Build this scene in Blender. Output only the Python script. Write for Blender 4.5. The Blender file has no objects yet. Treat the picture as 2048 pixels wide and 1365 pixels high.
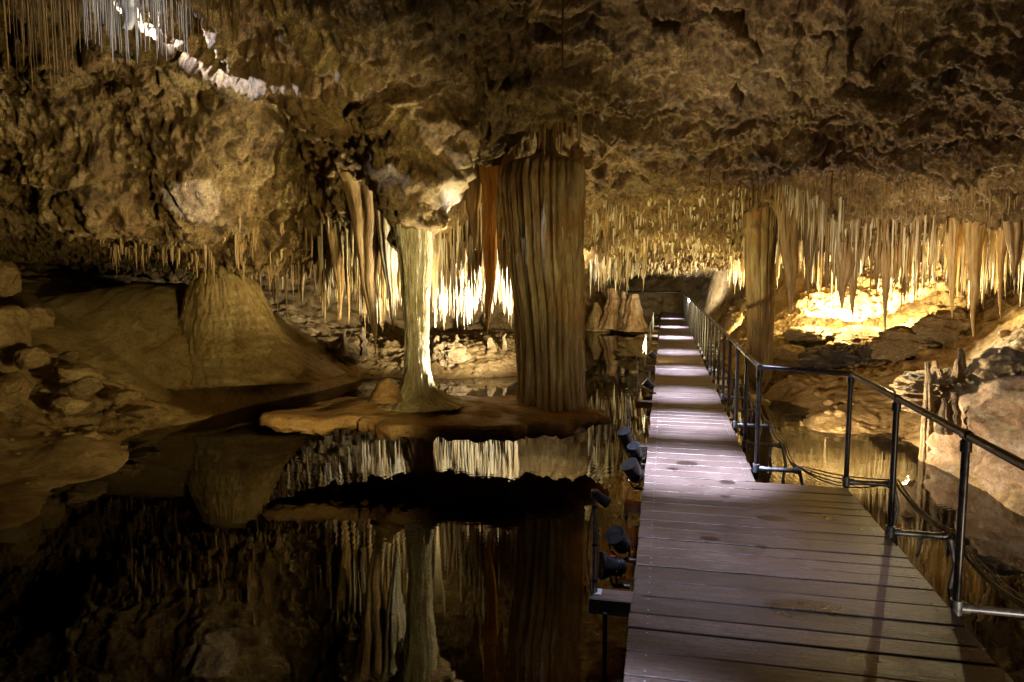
import bpy, math, random
import numpy as np
from mathutils import Vector, Matrix
from mathutils.bvhtree import BVHTree

random.seed(11)
RNG = np.random.RandomState(7)
R = math.radians
scene = bpy.context.scene
COL = scene.collection

# ------------------------------------------------------------------ camera
CAM_H, PITCH, F = 2.05, R(5.4), 1400.0
CP, SP = math.cos(PITCH), math.sin(PITCH)
cam_d = bpy.data.cameras.new("camera")
cam = bpy.data.objects.new("camera", cam_d)
COL.objects.link(cam)
cam.location = (0, 0, CAM_H)
cam.rotation_euler = (R(90) - PITCH, 0, 0)
cam_d.sensor_width = 36.0
cam_d.lens = F / 2048 * 36.0
cam_d.clip_start = 0.05
cam_d.clip_end = 200
scene.camera = cam


def at(px, py, d):
    """A point of the cave seen at a photo pixel, standing d metres ahead."""
    u = (px - 1024) / F
    v = (682.5 - py) / F
    den = CP + v * SP
    return Vector((u * d / den, d, CAM_H + d * (v * CP - SP) / den))


# ------------------------------------------------------------------ noise
_perm = np.random.RandomState(3).permutation(4096).astype(np.int64)
_vals = np.random.RandomState(4).uniform(-1, 1, 4096)


def _h(ix, iy, iz):
    return _vals[_perm[(_perm[(_perm[ix & 4095] + iy) & 4095] + iz) & 4095]]


def vnoise(p):
    i = np.floor(p).astype(np.int64)
    f = p - i
    f = f * f * f * (f * (f * 6 - 15) + 10)
    x, y, z = i[:, 0], i[:, 1], i[:, 2]
    fx, fy, fz = f[:, 0], f[:, 1], f[:, 2]
    c00 = _h(x, y, z) * (1 - fx) + _h(x + 1, y, z) * fx
    c10 = _h(x, y + 1, z) * (1 - fx) + _h(x + 1, y + 1, z) * fx
    c01 = _h(x, y, z + 1) * (1 - fx) + _h(x + 1, y, z + 1) * fx
    c11 = _h(x, y + 1, z + 1) * (1 - fx) + _h(x + 1, y + 1, z + 1) * fx
    return (c00 * (1 - fy) + c10 * fy) * (1 - fz) + (c01 * (1 - fy) + c11 * fy) * fz


def fbm(p, octs=4, gain=0.5, lac=2.03, ridged=False):
    out = np.zeros(len(p))
    a, tot = 1.0, 0.0
    q = p.copy()
    for _ in range(octs):
        n = vnoise(q)
        if ridged:
            n = 1 - 2 * np.abs(n)
        out += a * n
        tot += a
        a *= gain
        q = q * lac + 17.3
    return out / tot


def smooth(a, b, x):
    t = np.clip((x - a) / (b - a), 0, 1)
    return t * t * (3 - 2 * t)


# ------------------------------------------------------------------ materials
def mat_new(name):
    m = bpy.data.materials.new(name)
    m.use_nodes = True
    nt = m.node_tree
    nt.nodes.clear()
    out = nt.nodes.new("ShaderNodeOutputMaterial")
    b = nt.nodes.new("ShaderNodeBsdfPrincipled")
    nt.links.new(b.outputs[0], out.inputs[0])
    return m, nt, b


def N(nt, kind, **kw):
    n = nt.nodes.new(kind)
    for k, v in kw.items():
        if k.startswith("i_"):
            n.inputs[k[2:].replace("_", " ")].default_value = v
        else:
            setattr(n, k, v)
    return n


def ramp(nt, src, stops):
    r = nt.nodes.new("ShaderNodeValToRGB")
    e = r.color_ramp.elements
    while len(e) < len(stops):
        e.new(0.5)
    for el, (p, c) in zip(e, stops):
        el.position = p
        el.color = (*c, 1) if len(c) == 3 else c
    nt.links.new(src, r.inputs[0])
    return r.outputs[0]


def coords(nt, scale=(1, 1, 1), world=True):
    if world:
        g = nt.nodes.new("ShaderNodeNewGeometry")
        src = g.outputs["Position"]
    else:
        g = nt.nodes.new("ShaderNodeTexCoord")
        src = g.outputs["Object"]
    mp = nt.nodes.new("ShaderNodeMapping")
    mp.inputs["Scale"].default_value = scale
    nt.links.new(src, mp.inputs[0])
    return mp.outputs[0]


def noise(nt, vec, scale, detail=6, rough=0.6, dist=0.0):
    n = N(nt, "ShaderNodeTexNoise", i_Scale=scale, i_Detail=detail, i_Roughness=rough, i_Distortion=dist)
    nt.links.new(vec, n.inputs["Vector"])
    return n.outputs["Fac"]


def mixc(nt, fac, a, b, mode="MIX"):
    m = nt.nodes.new("ShaderNodeMix")
    m.data_type = "RGBA"
    m.blend_type = mode
    for s, v in ((0, fac), (6, a), (7, b)):
        if hasattr(v, "is_linked") or isinstance(v, bpy.types.NodeSocket):
            nt.links.new(v, m.inputs[s])
        else:
            m.inputs[s].default_value = v if s == 0 else (*v, 1)
    return m.outputs[2]


def math_n(nt, op, a, b=0.0, clamp=False):
    m = nt.nodes.new("ShaderNodeMath")
    m.operation = op
    m.use_clamp = clamp
    for s, v in ((0, a), (1, b)):
        if isinstance(v, bpy.types.NodeSocket):
            nt.links.new(v, m.inputs[s])
        else:
            m.inputs[s].default_value = v
    return m.outputs[0]


def bump(nt, b, heights):
    """heights: list of (socket, strength, distance) chained into the normal."""
    prev = None
    for h, st, dist in heights:
        n = N(nt, "ShaderNodeBump", i_Strength=st, i_Distance=dist)
        nt.links.new(h, n.inputs["Height"])
        if prev:
            nt.links.new(prev, n.inputs["Normal"])
        prev = n.outputs[0]
    nt.links.new(prev, b.inputs["Normal"])


def rock_mat(name, dark, mid, pale, accent, rough=0.62, bscale=1.0, bstr=0.8, patch=0.9, stretch=(1, 1, 1), spec=0.4):
    m, nt, b = mat_new(name)
    v = coords(nt, stretch)
    big = noise(nt, v, 0.7 * patch, 5, 0.6, 0.6)
    med = noise(nt, v, 2.6 * patch, 8, 0.65, 0.8)
    fine = noise(nt, v, 17, 8, 0.75, 0.4)
    c = ramp(nt, med, [(0.30, dark), (0.46, mid), (0.66, pale)])
    c = mixc(nt, ramp(nt, big, [(0.42, (0, 0, 0)), (0.62, (1, 1, 1))]), c, accent, "MIX") if accent else c
    c2 = ramp(nt, fine, [(0.3, (0.35, 0.32, 0.3)), (0.52, (1, 1, 1)), (0.72, (1.25, 1.22, 1.15))])
    c = mixc(nt, 0.85, c, c2, "MULTIPLY")
    grit = noise(nt, v, 70, 6, 0.75, 0.0)
    c = mixc(nt, 0.7, c, ramp(nt, grit, [(0.35, (0.5, 0.47, 0.45)), (0.58, (1.15, 1.13, 1.1))]), "MULTIPLY")
    if name == "ceiling_rock":
        warm = noise(nt, v, 1.1, 6, 0.65, 1.2)
        c = mixc(nt, ramp(nt, warm, [(0.5, (0, 0, 0)), (0.64, (0.7, 0.7, 0.7))]), c, (0.20, 0.105, 0.032))
        pale_ = noise(nt, coords(nt, (1, 1, 1.3)), 0.8, 8, 0.7, 0.8)
        c = mixc(nt, ramp(nt, pale_, [(0.54, (0, 0, 0)), (0.66, (0.6, 0.6, 0.6))]), c, (0.47, 0.37, 0.19))
        c = mixc(nt, 0.6, c, ramp(nt, fine, [(0.35, (0.4, 0.36, 0.33)), (0.55, (1.1, 1.1, 1.1))]), "MULTIPLY")
    nt.links.new(c, b.inputs["Base Color"])
    rr = ramp(nt, med, [(0.3, (rough - 0.22,) * 3), (0.6, (rough + 0.15,) * 3)])
    nt.links.new(rr, b.inputs["Roughness"])
    b.inputs["Specular IOR Level"].default_value = spec
    h1 = noise(nt, v, 5 * bscale, 9, 0.72, 0.7)
    h2 = noise(nt, v, 26 * bscale, 8, 0.7, 0.2)
    bump(nt, b, [(h1, bstr, 0.11), (h2, bstr, 0.028), (grit, bstr * .6, 0.008)])
    return m


M = {}
M["ceiling"] = rock_mat("ceiling_rock", (0.062, 0.034, 0.011), (0.25, 0.155, 0.048), (0.48, 0.345, 0.13), None, bstr=1.0, bscale=1.4)
M["ground"] = rock_mat("ground_rock", (0.12, 0.07, 0.026), (0.28, 0.18, 0.065), (0.43, 0.31, 0.14), None, rough=0.5, bstr=0.6)
M["mound"] = rock_mat("mound_flowstone", (0.24, 0.15, 0.05), (0.36, 0.25, 0.09), (0.48, 0.36, 0.16), None, rough=0.42, bstr=0.35, bscale=1.2)
M["boulder"] = rock_mat("boulder_rock", (0.17, 0.09, 0.035), (0.34, 0.21, 0.10), (0.5, 0.40, 0.27), None, bstr=0.6)
M["crust"] = rock_mat("crust_rock", (0.2, 0.12, 0.05), (0.42, 0.29, 0.13), (0.6, 0.48, 0.28), None, bstr=1.0, bscale=2)
M["dark"] = rock_mat("dark_rock", (0.04, 0.035, 0.03), (0.11, 0.09, 0.07), (0.25, 0.2, 0.15), None, bstr=1.0, bscale=2)
M["table"] = rock_mat("table_flowstone", (0.12, 0.06, 0.018), (0.3, 0.165, 0.05), (0.45, 0.28, 0.1), None, rough=0.45, bstr=0.5, stretch=(0.6, 1.6, 1))


def drip_mat(name, dark, mid, pale, orange=None, rough=0.4, zs=0.16, bstr=0.5, sss=0.0):
    """Calcite: streaks run down the stone."""
    m, nt, b = mat_new(name)
    v = coords(nt, (1, 1, zs))
    st = noise(nt, v, 9, 6, 0.65, 0.2)
    st2 = noise(nt, v, 34, 5, 0.7, 0.1)
    w = coords(nt)
    bl = noise(nt, w, 2.2, 6, 0.6, 0.5)
    c = ramp(nt, st, [(0.32, dark), (0.48, mid), (0.64, pale)])
    if orange:
        f = ramp(nt, bl, [(0.5, (0, 0, 0)), (0.7, (0.8, 0.8, 0.8))])
        c = mixc(nt, f, c, orange)
    c = mixc(nt, 0.7, c, ramp(nt, st2, [(0.3, (0.5, 0.46, 0.42)), (0.55, (1, 1, 1))]), "MULTIPLY")
    nt.links.new(c, b.inputs["Base Color"])
    b.inputs["Roughness"].default_value = rough
    b.inputs["Specular IOR Level"].default_value = 0.5
    if sss:
        b.inputs["Subsurface Weight"].default_value = sss
        b.inputs["Subsurface Radius"].default_value = (0.04, 0.025, 0.01)
        b.inputs["Subsurface Scale"].default_value = 0.6
    h2 = noise(nt, coords(nt, (1, 1, 0.7)), 42, 7, 0.7, 0.3)
    bump(nt, b, [(st2, bstr, 0.03), (h2, bstr, 0.012)])
    return m


M["column"] = drip_mat("column_calcite", (0.11, 0.065, 0.02), (0.30, 0.21, 0.08), (0.50, 0.39, 0.19), (0.34, 0.155, 0.03))
M["white_column"] = drip_mat("white_column_calcite", (0.34, 0.26, 0.11), (0.50, 0.42, 0.22), (0.66, 0.60, 0.40), None, zs=0.3)
M["orange"] = drip_mat("orange_calcite", (0.34, 0.13, 0.02), (0.50, 0.22, 0.03), (0.62, 0.38, 0.10), None)
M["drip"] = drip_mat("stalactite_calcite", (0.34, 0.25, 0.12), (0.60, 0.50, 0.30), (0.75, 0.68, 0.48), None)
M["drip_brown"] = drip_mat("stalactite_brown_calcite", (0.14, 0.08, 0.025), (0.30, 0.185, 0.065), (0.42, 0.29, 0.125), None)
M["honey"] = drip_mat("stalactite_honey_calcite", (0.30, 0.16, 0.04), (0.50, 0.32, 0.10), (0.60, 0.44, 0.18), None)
M["straw"] = drip_mat("straw_calcite", (0.6, 0.57, 0.5), (0.75, 0.72, 0.68), (0.85, 0.84, 0.82), None)


def plain(name, col, rough=0.4, metal=0.0, nscale=30, var=0.35, bstr=0.1):
    m, nt, b = mat_new(name)
    v = coords(nt)
    n = noise(nt, v, nscale, 5, 0.6)
    lo = tuple(c * (1 - var) for c in col)
    hi = tuple(min(1, c * (1 + var)) for c in col)
    nt.links.new(ramp(nt, n, [(0.35, lo), (0.65, hi)]), b.inputs["Base Color"])
    b.inputs["Metallic"].default_value = metal
    nt.links.new(ramp(nt, n, [(0.3, (rough * 0.75,) * 3), (0.7, (min(1, rough * 1.3),) * 3)]), b.inputs["Roughness"])
    bump(nt, b, [(n, bstr, 0.004)])
    return m


M["pipe"] = plain("dull_steel", (0.075, 0.072, 0.07), 0.33, 0.6)
M["galv"] = plain("galvanised", (0.42, 0.44, 0.47), 0.42, 0.6)
M["black"] = plain("black_plastic", (0.018, 0.018, 0.02), 0.35)
M["cable"] = plain("cable_black", (0.02, 0.02, 0.022), 0.45)
M["cable_grey"] = plain("cable_grey", (0.35, 0.35, 0.36), 0.45)
M["glass"] = plain("lamp_glass", (0.35, 0.38, 0.42), 0.08)
M["red"] = plain("red_plastic", (0.45, 0.03, 0.02), 0.4)
M["plate"] = plain("white_plate", (0.6, 0.62, 0.6), 0.4)


def wood_mat():
    m, nt, b = mat_new("deck_wood")
    g = nt.nodes.new("ShaderNodeTexCoord")
    obj = g.outputs["Object"]
    mp = N(nt, "ShaderNodeMapping")
    mp.inputs["Scale"].default_value = (1.0, 14.0, 4.0)
    nt.links.new(obj, mp.inputs[0])
    grain = noise(nt, mp.outputs[0], 5, 8, 0.7, 0.4)
    mp2 = N(nt, "ShaderNodeMapping")
    mp2.inputs["Scale"].default_value = (1.0, 1.0, 1.0)
    nt.links.new(obj, mp2.inputs[0])
    blot = noise(nt, mp2.outputs[0], 1.7, 7, 0.65, 0.5)
    # one tone per plank
    att = N(nt, "ShaderNodeAttribute", attribute_name="tone")
    c = ramp(nt, grain, [(0.3, (0.10, 0.068, 0.055)), (0.5, (0.19, 0.135, 0.11)), (0.72, (0.30, 0.23, 0.195))])
    c = mixc(nt, 1.0, c, ramp(nt, att.outputs["Fac"], [(0, (0.62, 0.60, 0.60)), (1, (1.15, 1.1, 1.08))]), "MULTIPLY")
    c = mixc(nt, 0.8, c, ramp(nt, blot, [(0.36, (0.5, 0.47, 0.46)), (0.6, (1, 1, 1))]), "MULTIPLY")
    # wet spots: each an irregular oval with a place of its own on the boards
    sep = nt.nodes.new("ShaderNodeSeparateXYZ")
    nt.links.new(obj, sep.inputs[0])
    edge = noise(nt, mp2.outputs[0], 7, 4, 0.6)
    total = None
    for (cx, cy, a, bb) in STAINS:
        dx = math_n(nt, "DIVIDE", math_n(nt, "SUBTRACT", sep.outputs[0], cx), a)
        dy = math_n(nt, "DIVIDE", math_n(nt, "SUBTRACT", sep.outputs[1], cy), bb)
        r2 = math_n(nt, "ADD", math_n(nt, "MULTIPLY", dx, dx), math_n(nt, "MULTIPLY", dy, dy))
        r2 = math_n(nt, "ADD", r2, math_n(nt, "MULTIPLY", math_n(nt, "SUBTRACT", edge, 0.5), 1.3))
        k = math_n(nt, "MULTIPLY", math_n(nt, "SUBTRACT", 1.1, r2), 5.0, True)
        total = k if total is None else math_n(nt, "MAXIMUM", total, k)
    c = mixc(nt, math_n(nt, "MULTIPLY", total, 0.88), c, (0.03, 0.018, 0.013))
    nt.links.new(c, b.inputs["Base Color"])
    r0 = math_n(nt, "ADD", math_n(nt, "MULTIPLY", blot, 0.35), 0.24)
    r1 = math_n(nt, "SUBTRACT", math_n(nt, "SUBTRACT", r0, .06), math_n(nt, "MULTIPLY", total, 0.05))
    nt.links.new(r1, b.inputs["Roughness"])
    b.inputs["Specular IOR Level"].default_value = 0.5
    mp3 = N(nt, "ShaderNodeMapping")
    mp3.inputs["Scale"].default_value = (1.5, 40.0, 10.0)
    nt.links.new(obj, mp3.inputs[0])
    gr = noise(nt, mp3.outputs[0], 3, 5, 0.7)
    dirt = noise(nt, mp2.outputs[0], 55, 6, 0.75)
    c = mixc(nt, 0.8, c, ramp(nt, dirt, [(0.34, (0.45, 0.42, 0.4)), (0.5, (1, 1, 1)), (0.75, (1.2, 1.2, 1.2))]), "MULTIPLY")
    nt.links.new(c, b.inputs["Base Color"])
    bump(nt, b, [(gr, 0.5, 0.008), (blot, 0.4, 0.012), (dirt, .4, .002)])
    return m


def water_mat():
    m = bpy.data.materials.new("cave_water")
    m.use_nodes = True
    nt = m.node_tree
    nt.nodes.clear()
    out = nt.nodes.new("ShaderNodeOutputMaterial")
    tr = nt.nodes.new("ShaderNodeBsdfTransparent")
    tr.inputs[0].default_value = (0.26, 0.165, 0.07, 1)
    gl = nt.nodes.new("ShaderNodeBsdfGlossy")
    gl.inputs["Roughness"].default_value = 0.012
    fr = N(nt, "ShaderNodeFresnel", i_IOR=1.38)
    mx = nt.nodes.new("ShaderNodeMixShader")
    g = nt.nodes.new("ShaderNodeNewGeometry")

    def mp(s):
        k = nt.nodes.new("ShaderNodeMapping")
        k.inputs["Scale"].default_value = s
        nt.links.new(g.outputs["Position"], k.inputs[0])
        return k.outputs[0]
    long_w = noise(nt, mp((0.5, 1.6, 1)), 1.5, 2, 0.5, 0.6)
    fine = noise(nt, mp((1.0, 1.4, 1)), 4.6, 3, 0.5, 1.2)
    # ring ripples from drips
    w = N(nt, "ShaderNodeTexWave", wave_type="RINGS", rings_direction="SPHERICAL", i_Scale=4.2, i_Distortion=0.6, i_Detail=1.0)
    wm = nt.nodes.new("ShaderNodeMapping")
    wm.inputs["Location"].default_value = (0.3, -6.6, 0)
    nt.links.new(g.outputs["Position"], wm.inputs[0])
    nt.links.new(wm.outputs[0], w.inputs[0])
    w2 = N(nt, "ShaderNodeTexWave", wave_type="RINGS", rings_direction="SPHERICAL", i_Scale=6.0, i_Distortion=0.8, i_Detail=1.0)
    wm2 = nt.nodes.new("ShaderNodeMapping")
    wm2.inputs["Location"].default_value = (-3.6, -6.9, 0)
    nt.links.new(g.outputs["Position"], wm2.inputs[0])
    nt.links.new(wm2.outputs[0], w2.inputs[0])
    dv = N(nt, "ShaderNodeVectorMath", operation="LENGTH")
    nt.links.new(wm2.outputs[0], dv.inputs[0])
    fall = math_n(nt, "SUBTRACT", 1.0, math_n(nt, "DIVIDE", dv.outputs["Value"], 2.2), True)
    rings = math_n(nt, "MULTIPLY", w2.outputs["Fac"], fall)
    dv2 = N(nt, "ShaderNodeVectorMath", operation="LENGTH")
    nt.links.new(wm.outputs[0], dv2.inputs[0])
    fall2 = math_n(nt, "SUBTRACT", 1.0, math_n(nt, "DIVIDE", dv2.outputs["Value"], 2.6), True)
    rings2 = math_n(nt, "MULTIPLY", w.outputs["Fac"], fall2)
    prev = None
    for h, st, dist in ((rings2, 1.0, 0.00025), (long_w, 1.0, 0.0016), (fine, 1.0, 0.00011), (rings, 1.0, 0.0003)):
        n = N(nt, "ShaderNodeBump", i_Strength=st, i_Distance=dist)
        nt.links.new(h, n.inputs["Height"])
        if prev:
            nt.links.new(prev, n.inputs["Normal"])
        prev = n.outputs[0]
    nt.links.new(prev, gl.inputs["Normal"])
    nt.links.new(prev, fr.inputs["Normal"])
    nt.links.new(fr.outputs[0], mx.inputs[0])
    nt.links.new(tr.outputs[0], mx.inputs[1])
    nt.links.new(gl.outputs[0], mx.inputs[2])
    nt.links.new(mx.outputs[0], out.inputs[0])
    return m


M["water"] = water_mat()


# ------------------------------------------------------------------ mesh helpers
def make_mesh(name, verts, faces, mat=None, smooth_on=True):
    verts = np.asarray(verts, dtype=np.float64)
    me = bpy.data.meshes.new(name)
    if isinstance(faces, np.ndarray):
        n, k = faces.shape
        me.vertices.add(len(verts))
        me.vertices.foreach_set("co", verts.ravel())
        me.loops.add(n * k)
        me.loops.foreach_set("vertex_index", faces.ravel().astype(np.int32))
        me.polygons.add(n)
        me.polygons.foreach_set("loop_start", np.arange(0, n * k, k, dtype=np.int32))
        me.polygons.foreach_set("loop_total", np.full(n, k, dtype=np.int32))
        me.update(calc_edges=True)
    else:
        me.from_pydata([tuple(v) for v in verts], [], [tuple(f) for f in faces])
    if smooth_on:
        me.polygons.foreach_set("use_smooth", np.ones(len(me.polygons), dtype=bool))
    me.validate()
    if mat:
        me.materials.append(mat)
    return me


def link(name, me, parent=None, loc=None):
    o = bpy.data.objects.new(name, me)
    COL.objects.link(o)
    if parent:
        o.parent = parent
    if loc is not None:
        o.location = loc
    return o


def tag(o, label=None, cat=None, group=None, kind=None):
    if label:
        o["label"] = label
    if cat:
        o["category"] = cat
    if group:
        o["group"] = group
    if kind:
        o["kind"] = kind
    return o


def empty(name, loc, label, cat, group=None):
    o = bpy.data.objects.new(name, None)
    COL.objects.link(o)
    o.location = loc
    o.empty_display_size = 0.1
    return tag(o, label, cat, group)


def grid_faces(nr, nc, wrap=False):
    r = np.arange(nr - 1)[:, None]
    c = np.arange(nc if wrap else nc - 1)[None, :]
    c2 = (c + 1) % nc
    return np.stack([r * nc + c, r * nc + c2, (r + 1) * nc + c2, (r + 1) * nc + c], -1).reshape(-1, 4)


class MB:
    """Collects boxes, tubes and lathes into one mesh."""

    def __init__(self):
        self.v, self.f = [], []
        self.tone = []

    def add(self, vs, fs, tone=0.5):
        b = len(self.v)
        self.v += [tuple(v) for v in vs]
        self.f += [tuple(i + b for i in f) for f in fs]
        self.tone += [tone] * len(vs)

    def box(self, c, s, ax=None, bev=0.0, tone=0.5):
        c = Vector(c)
        ex, ey, ez = ax if ax else (Vector((1, 0, 0)), Vector((0, 1, 0)), Vector((0, 0, 1)))
        hx, hy, hz = s[0] / 2, s[1] / 2, s[2] / 2
        if bev <= 0:
            vs = [c + ex * (x * hx) + ey * (y * hy) + ez * (z * hz) for z in (-1, 1) for y in (-1, 1) for x in (-1, 1)]
            self.add(vs, [(0, 2, 3, 1), (4, 5, 7, 6), (0, 1, 5, 4), (2, 6, 7, 3), (0, 4, 6, 2), (1, 3, 7, 5)], tone)
            return
        vs = []
        for z, k in ((-hz, 0), (hz - bev, 0), (hz, bev)):
            for x, y in ((-1, -1), (1, -1), (1, 1), (-1, 1)):
                vs.append(c + ex * (x * (hx - k)) + ey * (y * (hy - k)) + ez * z)
        fs = [(3, 2, 1, 0), (8, 9, 10, 11)]
        for l in range(2):
            for i in range(4):
                j = (i + 1) % 4
                fs.append((l * 4 + i, l * 4 + j, l * 4 + 4 + j, l * 4 + 4 + i))
        self.add(vs, fs, tone)

    def tube(self, pts, r, n=10, cap=True):
        pts = [Vector(p) for p in pts]
        rs = r if isinstance(r, (list, tuple)) else [r] * len(pts)
        vs, fs = [], []
        prev = None
        for i, p in enumerate(pts):
            t = (pts[min(i + 1, len(pts) - 1)] - pts[max(i - 1, 0)]).normalized()
            if prev is None:
                a = t.orthogonal().normalized()
            else:
                a = (prev - t * prev.dot(t)).normalized()
            prev = a
            bb = t.cross(a)
            for k in range(n):
                an = 2 * math.pi * k / n
                vs.append(p + (a * math.cos(an) + bb * math.sin(an)) * rs[i])
        for i in range(len(pts) - 1):
            for k in range(n):
                k2 = (k + 1) % n
                fs.append((i * n + k, i * n + k2, (i + 1) * n + k2, (i + 1) * n + k))
        if cap:
            fs.append(tuple(range(n - 1, -1, -1)))
            fs.append(tuple((len(pts) - 1) * n + k for k in range(n)))
        self.add(vs, fs)

    def build(self, name, mat, parent=None, smooth_on=False, tone=False, origin=None):
        vs = np.array(self.v)
        if origin is not None:
            vs = vs - np.array(origin)
        me = make_mesh(name, vs, self.f, mat, smooth_on)
        if smooth_on:
            me.set_sharp_from_angle(angle=R(40)) if hasattr(me, "set_sharp_from_angle") else None
        if tone:
            a = me.attributes.new("tone", "FLOAT", "POINT")
            a.data.foreach_set("value", np.array(self.tone, dtype=np.float32))
        return link(name, me, parent)


def place_children(root, children):
    """Meshes were written in world space; hang them on a root standing elsewhere."""
    inv = Matrix.Translation(root.location).inverted()
    for c in children:
        c.parent = root
        c.data.transform(inv)


# ------------------------------------------------------------------ surfaces through control points
def warp(X, Y):
    return np.stack([np.asarray(X) / (np.asarray(Y) + 5.0) * 1.6, 1.3 * np.log(np.maximum(np.asarray(Y) + 5.0, 0.5))], -1)


class Surf:
    def __init__(self, pts, c=0.06):
        P = np.array(pts, dtype=float)
        self.q = warp(P[:, 0], P[:, 1])
        self.c = c
        n = len(P)
        A = self.k(self.q) + np.eye(n) * 1e-4
        Q = np.hstack([np.ones((n, 1)), self.q])
        S = np.block([[A, Q], [Q.T, np.zeros((3, 3))]])
        self.w = np.linalg.solve(S, np.concatenate([P[:, 2], np.zeros(3)]))

    def k(self, q):
        d2 = ((q[:, None, :] - self.q[None]) ** 2).sum(-1)
        return -np.sqrt(d2 + self.c ** 2)

    def __call__(self, X, Y):
        X, Y = np.atleast_1d(X), np.atleast_1d(Y)
        out = np.empty(len(X))
        for s in range(0, len(X), 40000):
            q = warp(X[s:s + 40000], Y[s:s + 40000])
            out[s:s + 40000] = np.hstack([self.k(q), np.ones((len(q), 1)), q]) @ self.w
        return out


def cps(rows):
    return [tuple(at(px, py, d)) for px, py, d in rows]


ceil_pts = cps([
    # above the frame
    (-500, -250, 4.3), (0, -250, 4.6), (500, -250, 4.5), (1000, -250, 4.3), (1500, -250, 4.2), (2000, -250, 4.1), (2500, -250, 4.0),
    # top rows
    (-500, 0, 7.0), (-100, 0, 7.2), (150, 0, 7.0), (350, 10, 6.4), (600, 0, 5.9), (850, 0, 6.0), (1100, 0, 6.1), (1400, 0, 5.9), (1700, 0, 5.7), (2048, 0, 5.4), (2500, 0, 5.2),
    (250, 40, 7.0), (450, 80, 6.6), (600, 110, 6.7), (700, 150, 6.9), (350, 110, 7.7), (520, 160, 7.5), (650, 190, 7.5),
    (0, 130, 8.0), (150, 130, 7.9), (850, 130, 7.0), (1100, 130, 6.9), (1350, 130, 6.6), (1600, 120, 6.4), (1850, 130, 6.3), (2048, 130, 6.2), (2400, 130, 6.0),
    (0, 220, 8.3), (200, 220, 8.4), (400, 220, 8.4), (700, 240, 8.0), (950, 220, 7.6), (1150, 210, 7.5), (1350, 200, 7.3), (1600, 200, 7.3), (1850, 220, 7.2), (2048, 220, 7.0),
    (0, 330, 8.8), (200, 330, 8.7), (400, 330, 8.7), (560, 260, 9.3), (620, 300, 9.5), (700, 330, 8.9), (860, 300, 8.3), (950, 290, 8.2), (1100, 262, 7.75), (1100, 300, 8.6), (1250, 290, 8.6), (1400, 290, 8.6), (1550, 300, 8.6), (1750, 300, 8.4), (2048, 300, 8.0), (2400, 300, 7.6),
    # bulge, its lower edge and what is behind it
    (-300, 300, 8.6), (0, 350, 9.0), (150, 420, 9.2), (300, 455, 9.4), (420, 472, 9.6), (540, 440, 9.8), (640, 430, 10.0), (740, 435, 9.2), (800, 440, 7.9), (860, 420, 7.9), (830, 452, 7.7), (830, 380, 7.6), (780, 350, 7.9),
    (0, 350, 10.6), (150, 410, 10.8), (300, 455, 11.0), (450, 480, 11.4), (560, 490, 12.0), (650, 480, 12.0), (100, 480, 14.0), (400, 520, 14), (600, 530, 15), (-300, 420, 11),
    (870, 370, 9.0), (920, 400, 10.0), (950, 460, 11.5), (900, 490, 12.5), (1000, 490, 12.5), (1100, 350, 9.0), (1100, 450, 11.5), (900, 520, 15), (1050, 520, 15),
    (1220, 350, 9.6), (1300, 350, 9.8), (1250, 420, 11.5), (1350, 430, 12.0), (1330, 455, 14.5), (1220, 495, 15), (1440, 485, 14.5), (1370, 492, 18.0), (1250, 520, 19), (1440, 510, 18), (1360, 532, 24), (1280, 525, 24), (1440, 525, 24), (1360, 545, 30),
    # right
    (1450, 350, 10.0), (1520, 365, 10.8), (1600, 370, 10.6), (1700, 370, 9.6), (1700, 440, 10.8), (1850, 400, 9.8), (1850, 450, 11.0), (2000, 390, 9.2), (2048, 440, 10.0), (2200, 420, 9), (2400, 420, 8.6),
    (1600, 440, 12.5), (1700, 470, 12.8), (1850, 480, 12.6), (2000, 480, 12.2), (1650, 500, 15.5), (1800, 500, 15.5), (1950, 500, 15), (1550, 500, 17), (1700, 515, 19), (2000, 520, 18),
]) + [
    (x, -4, 4.2) for x in (-9, -3, 3, 9)] + [(x, 0, 4.3) for x in (-9, -3, 3, 9)] + [
    (-14, 8, 2.6), (-14, 14, 2.0), (-14, 22, 1.8), (14, 8, 2.6), (14, 14, 2.2), (14, 22, 1.8), (-9, 20, 2.2), (-5, 24, 2.2), (-12, 34, 1.5), (0, 36, 2.0), (7, 36, 2.2), (14, 34, 1.8), (10, 24, 2.2), (0, 42, 1.2), (9, 42, 1.2),
]

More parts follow.
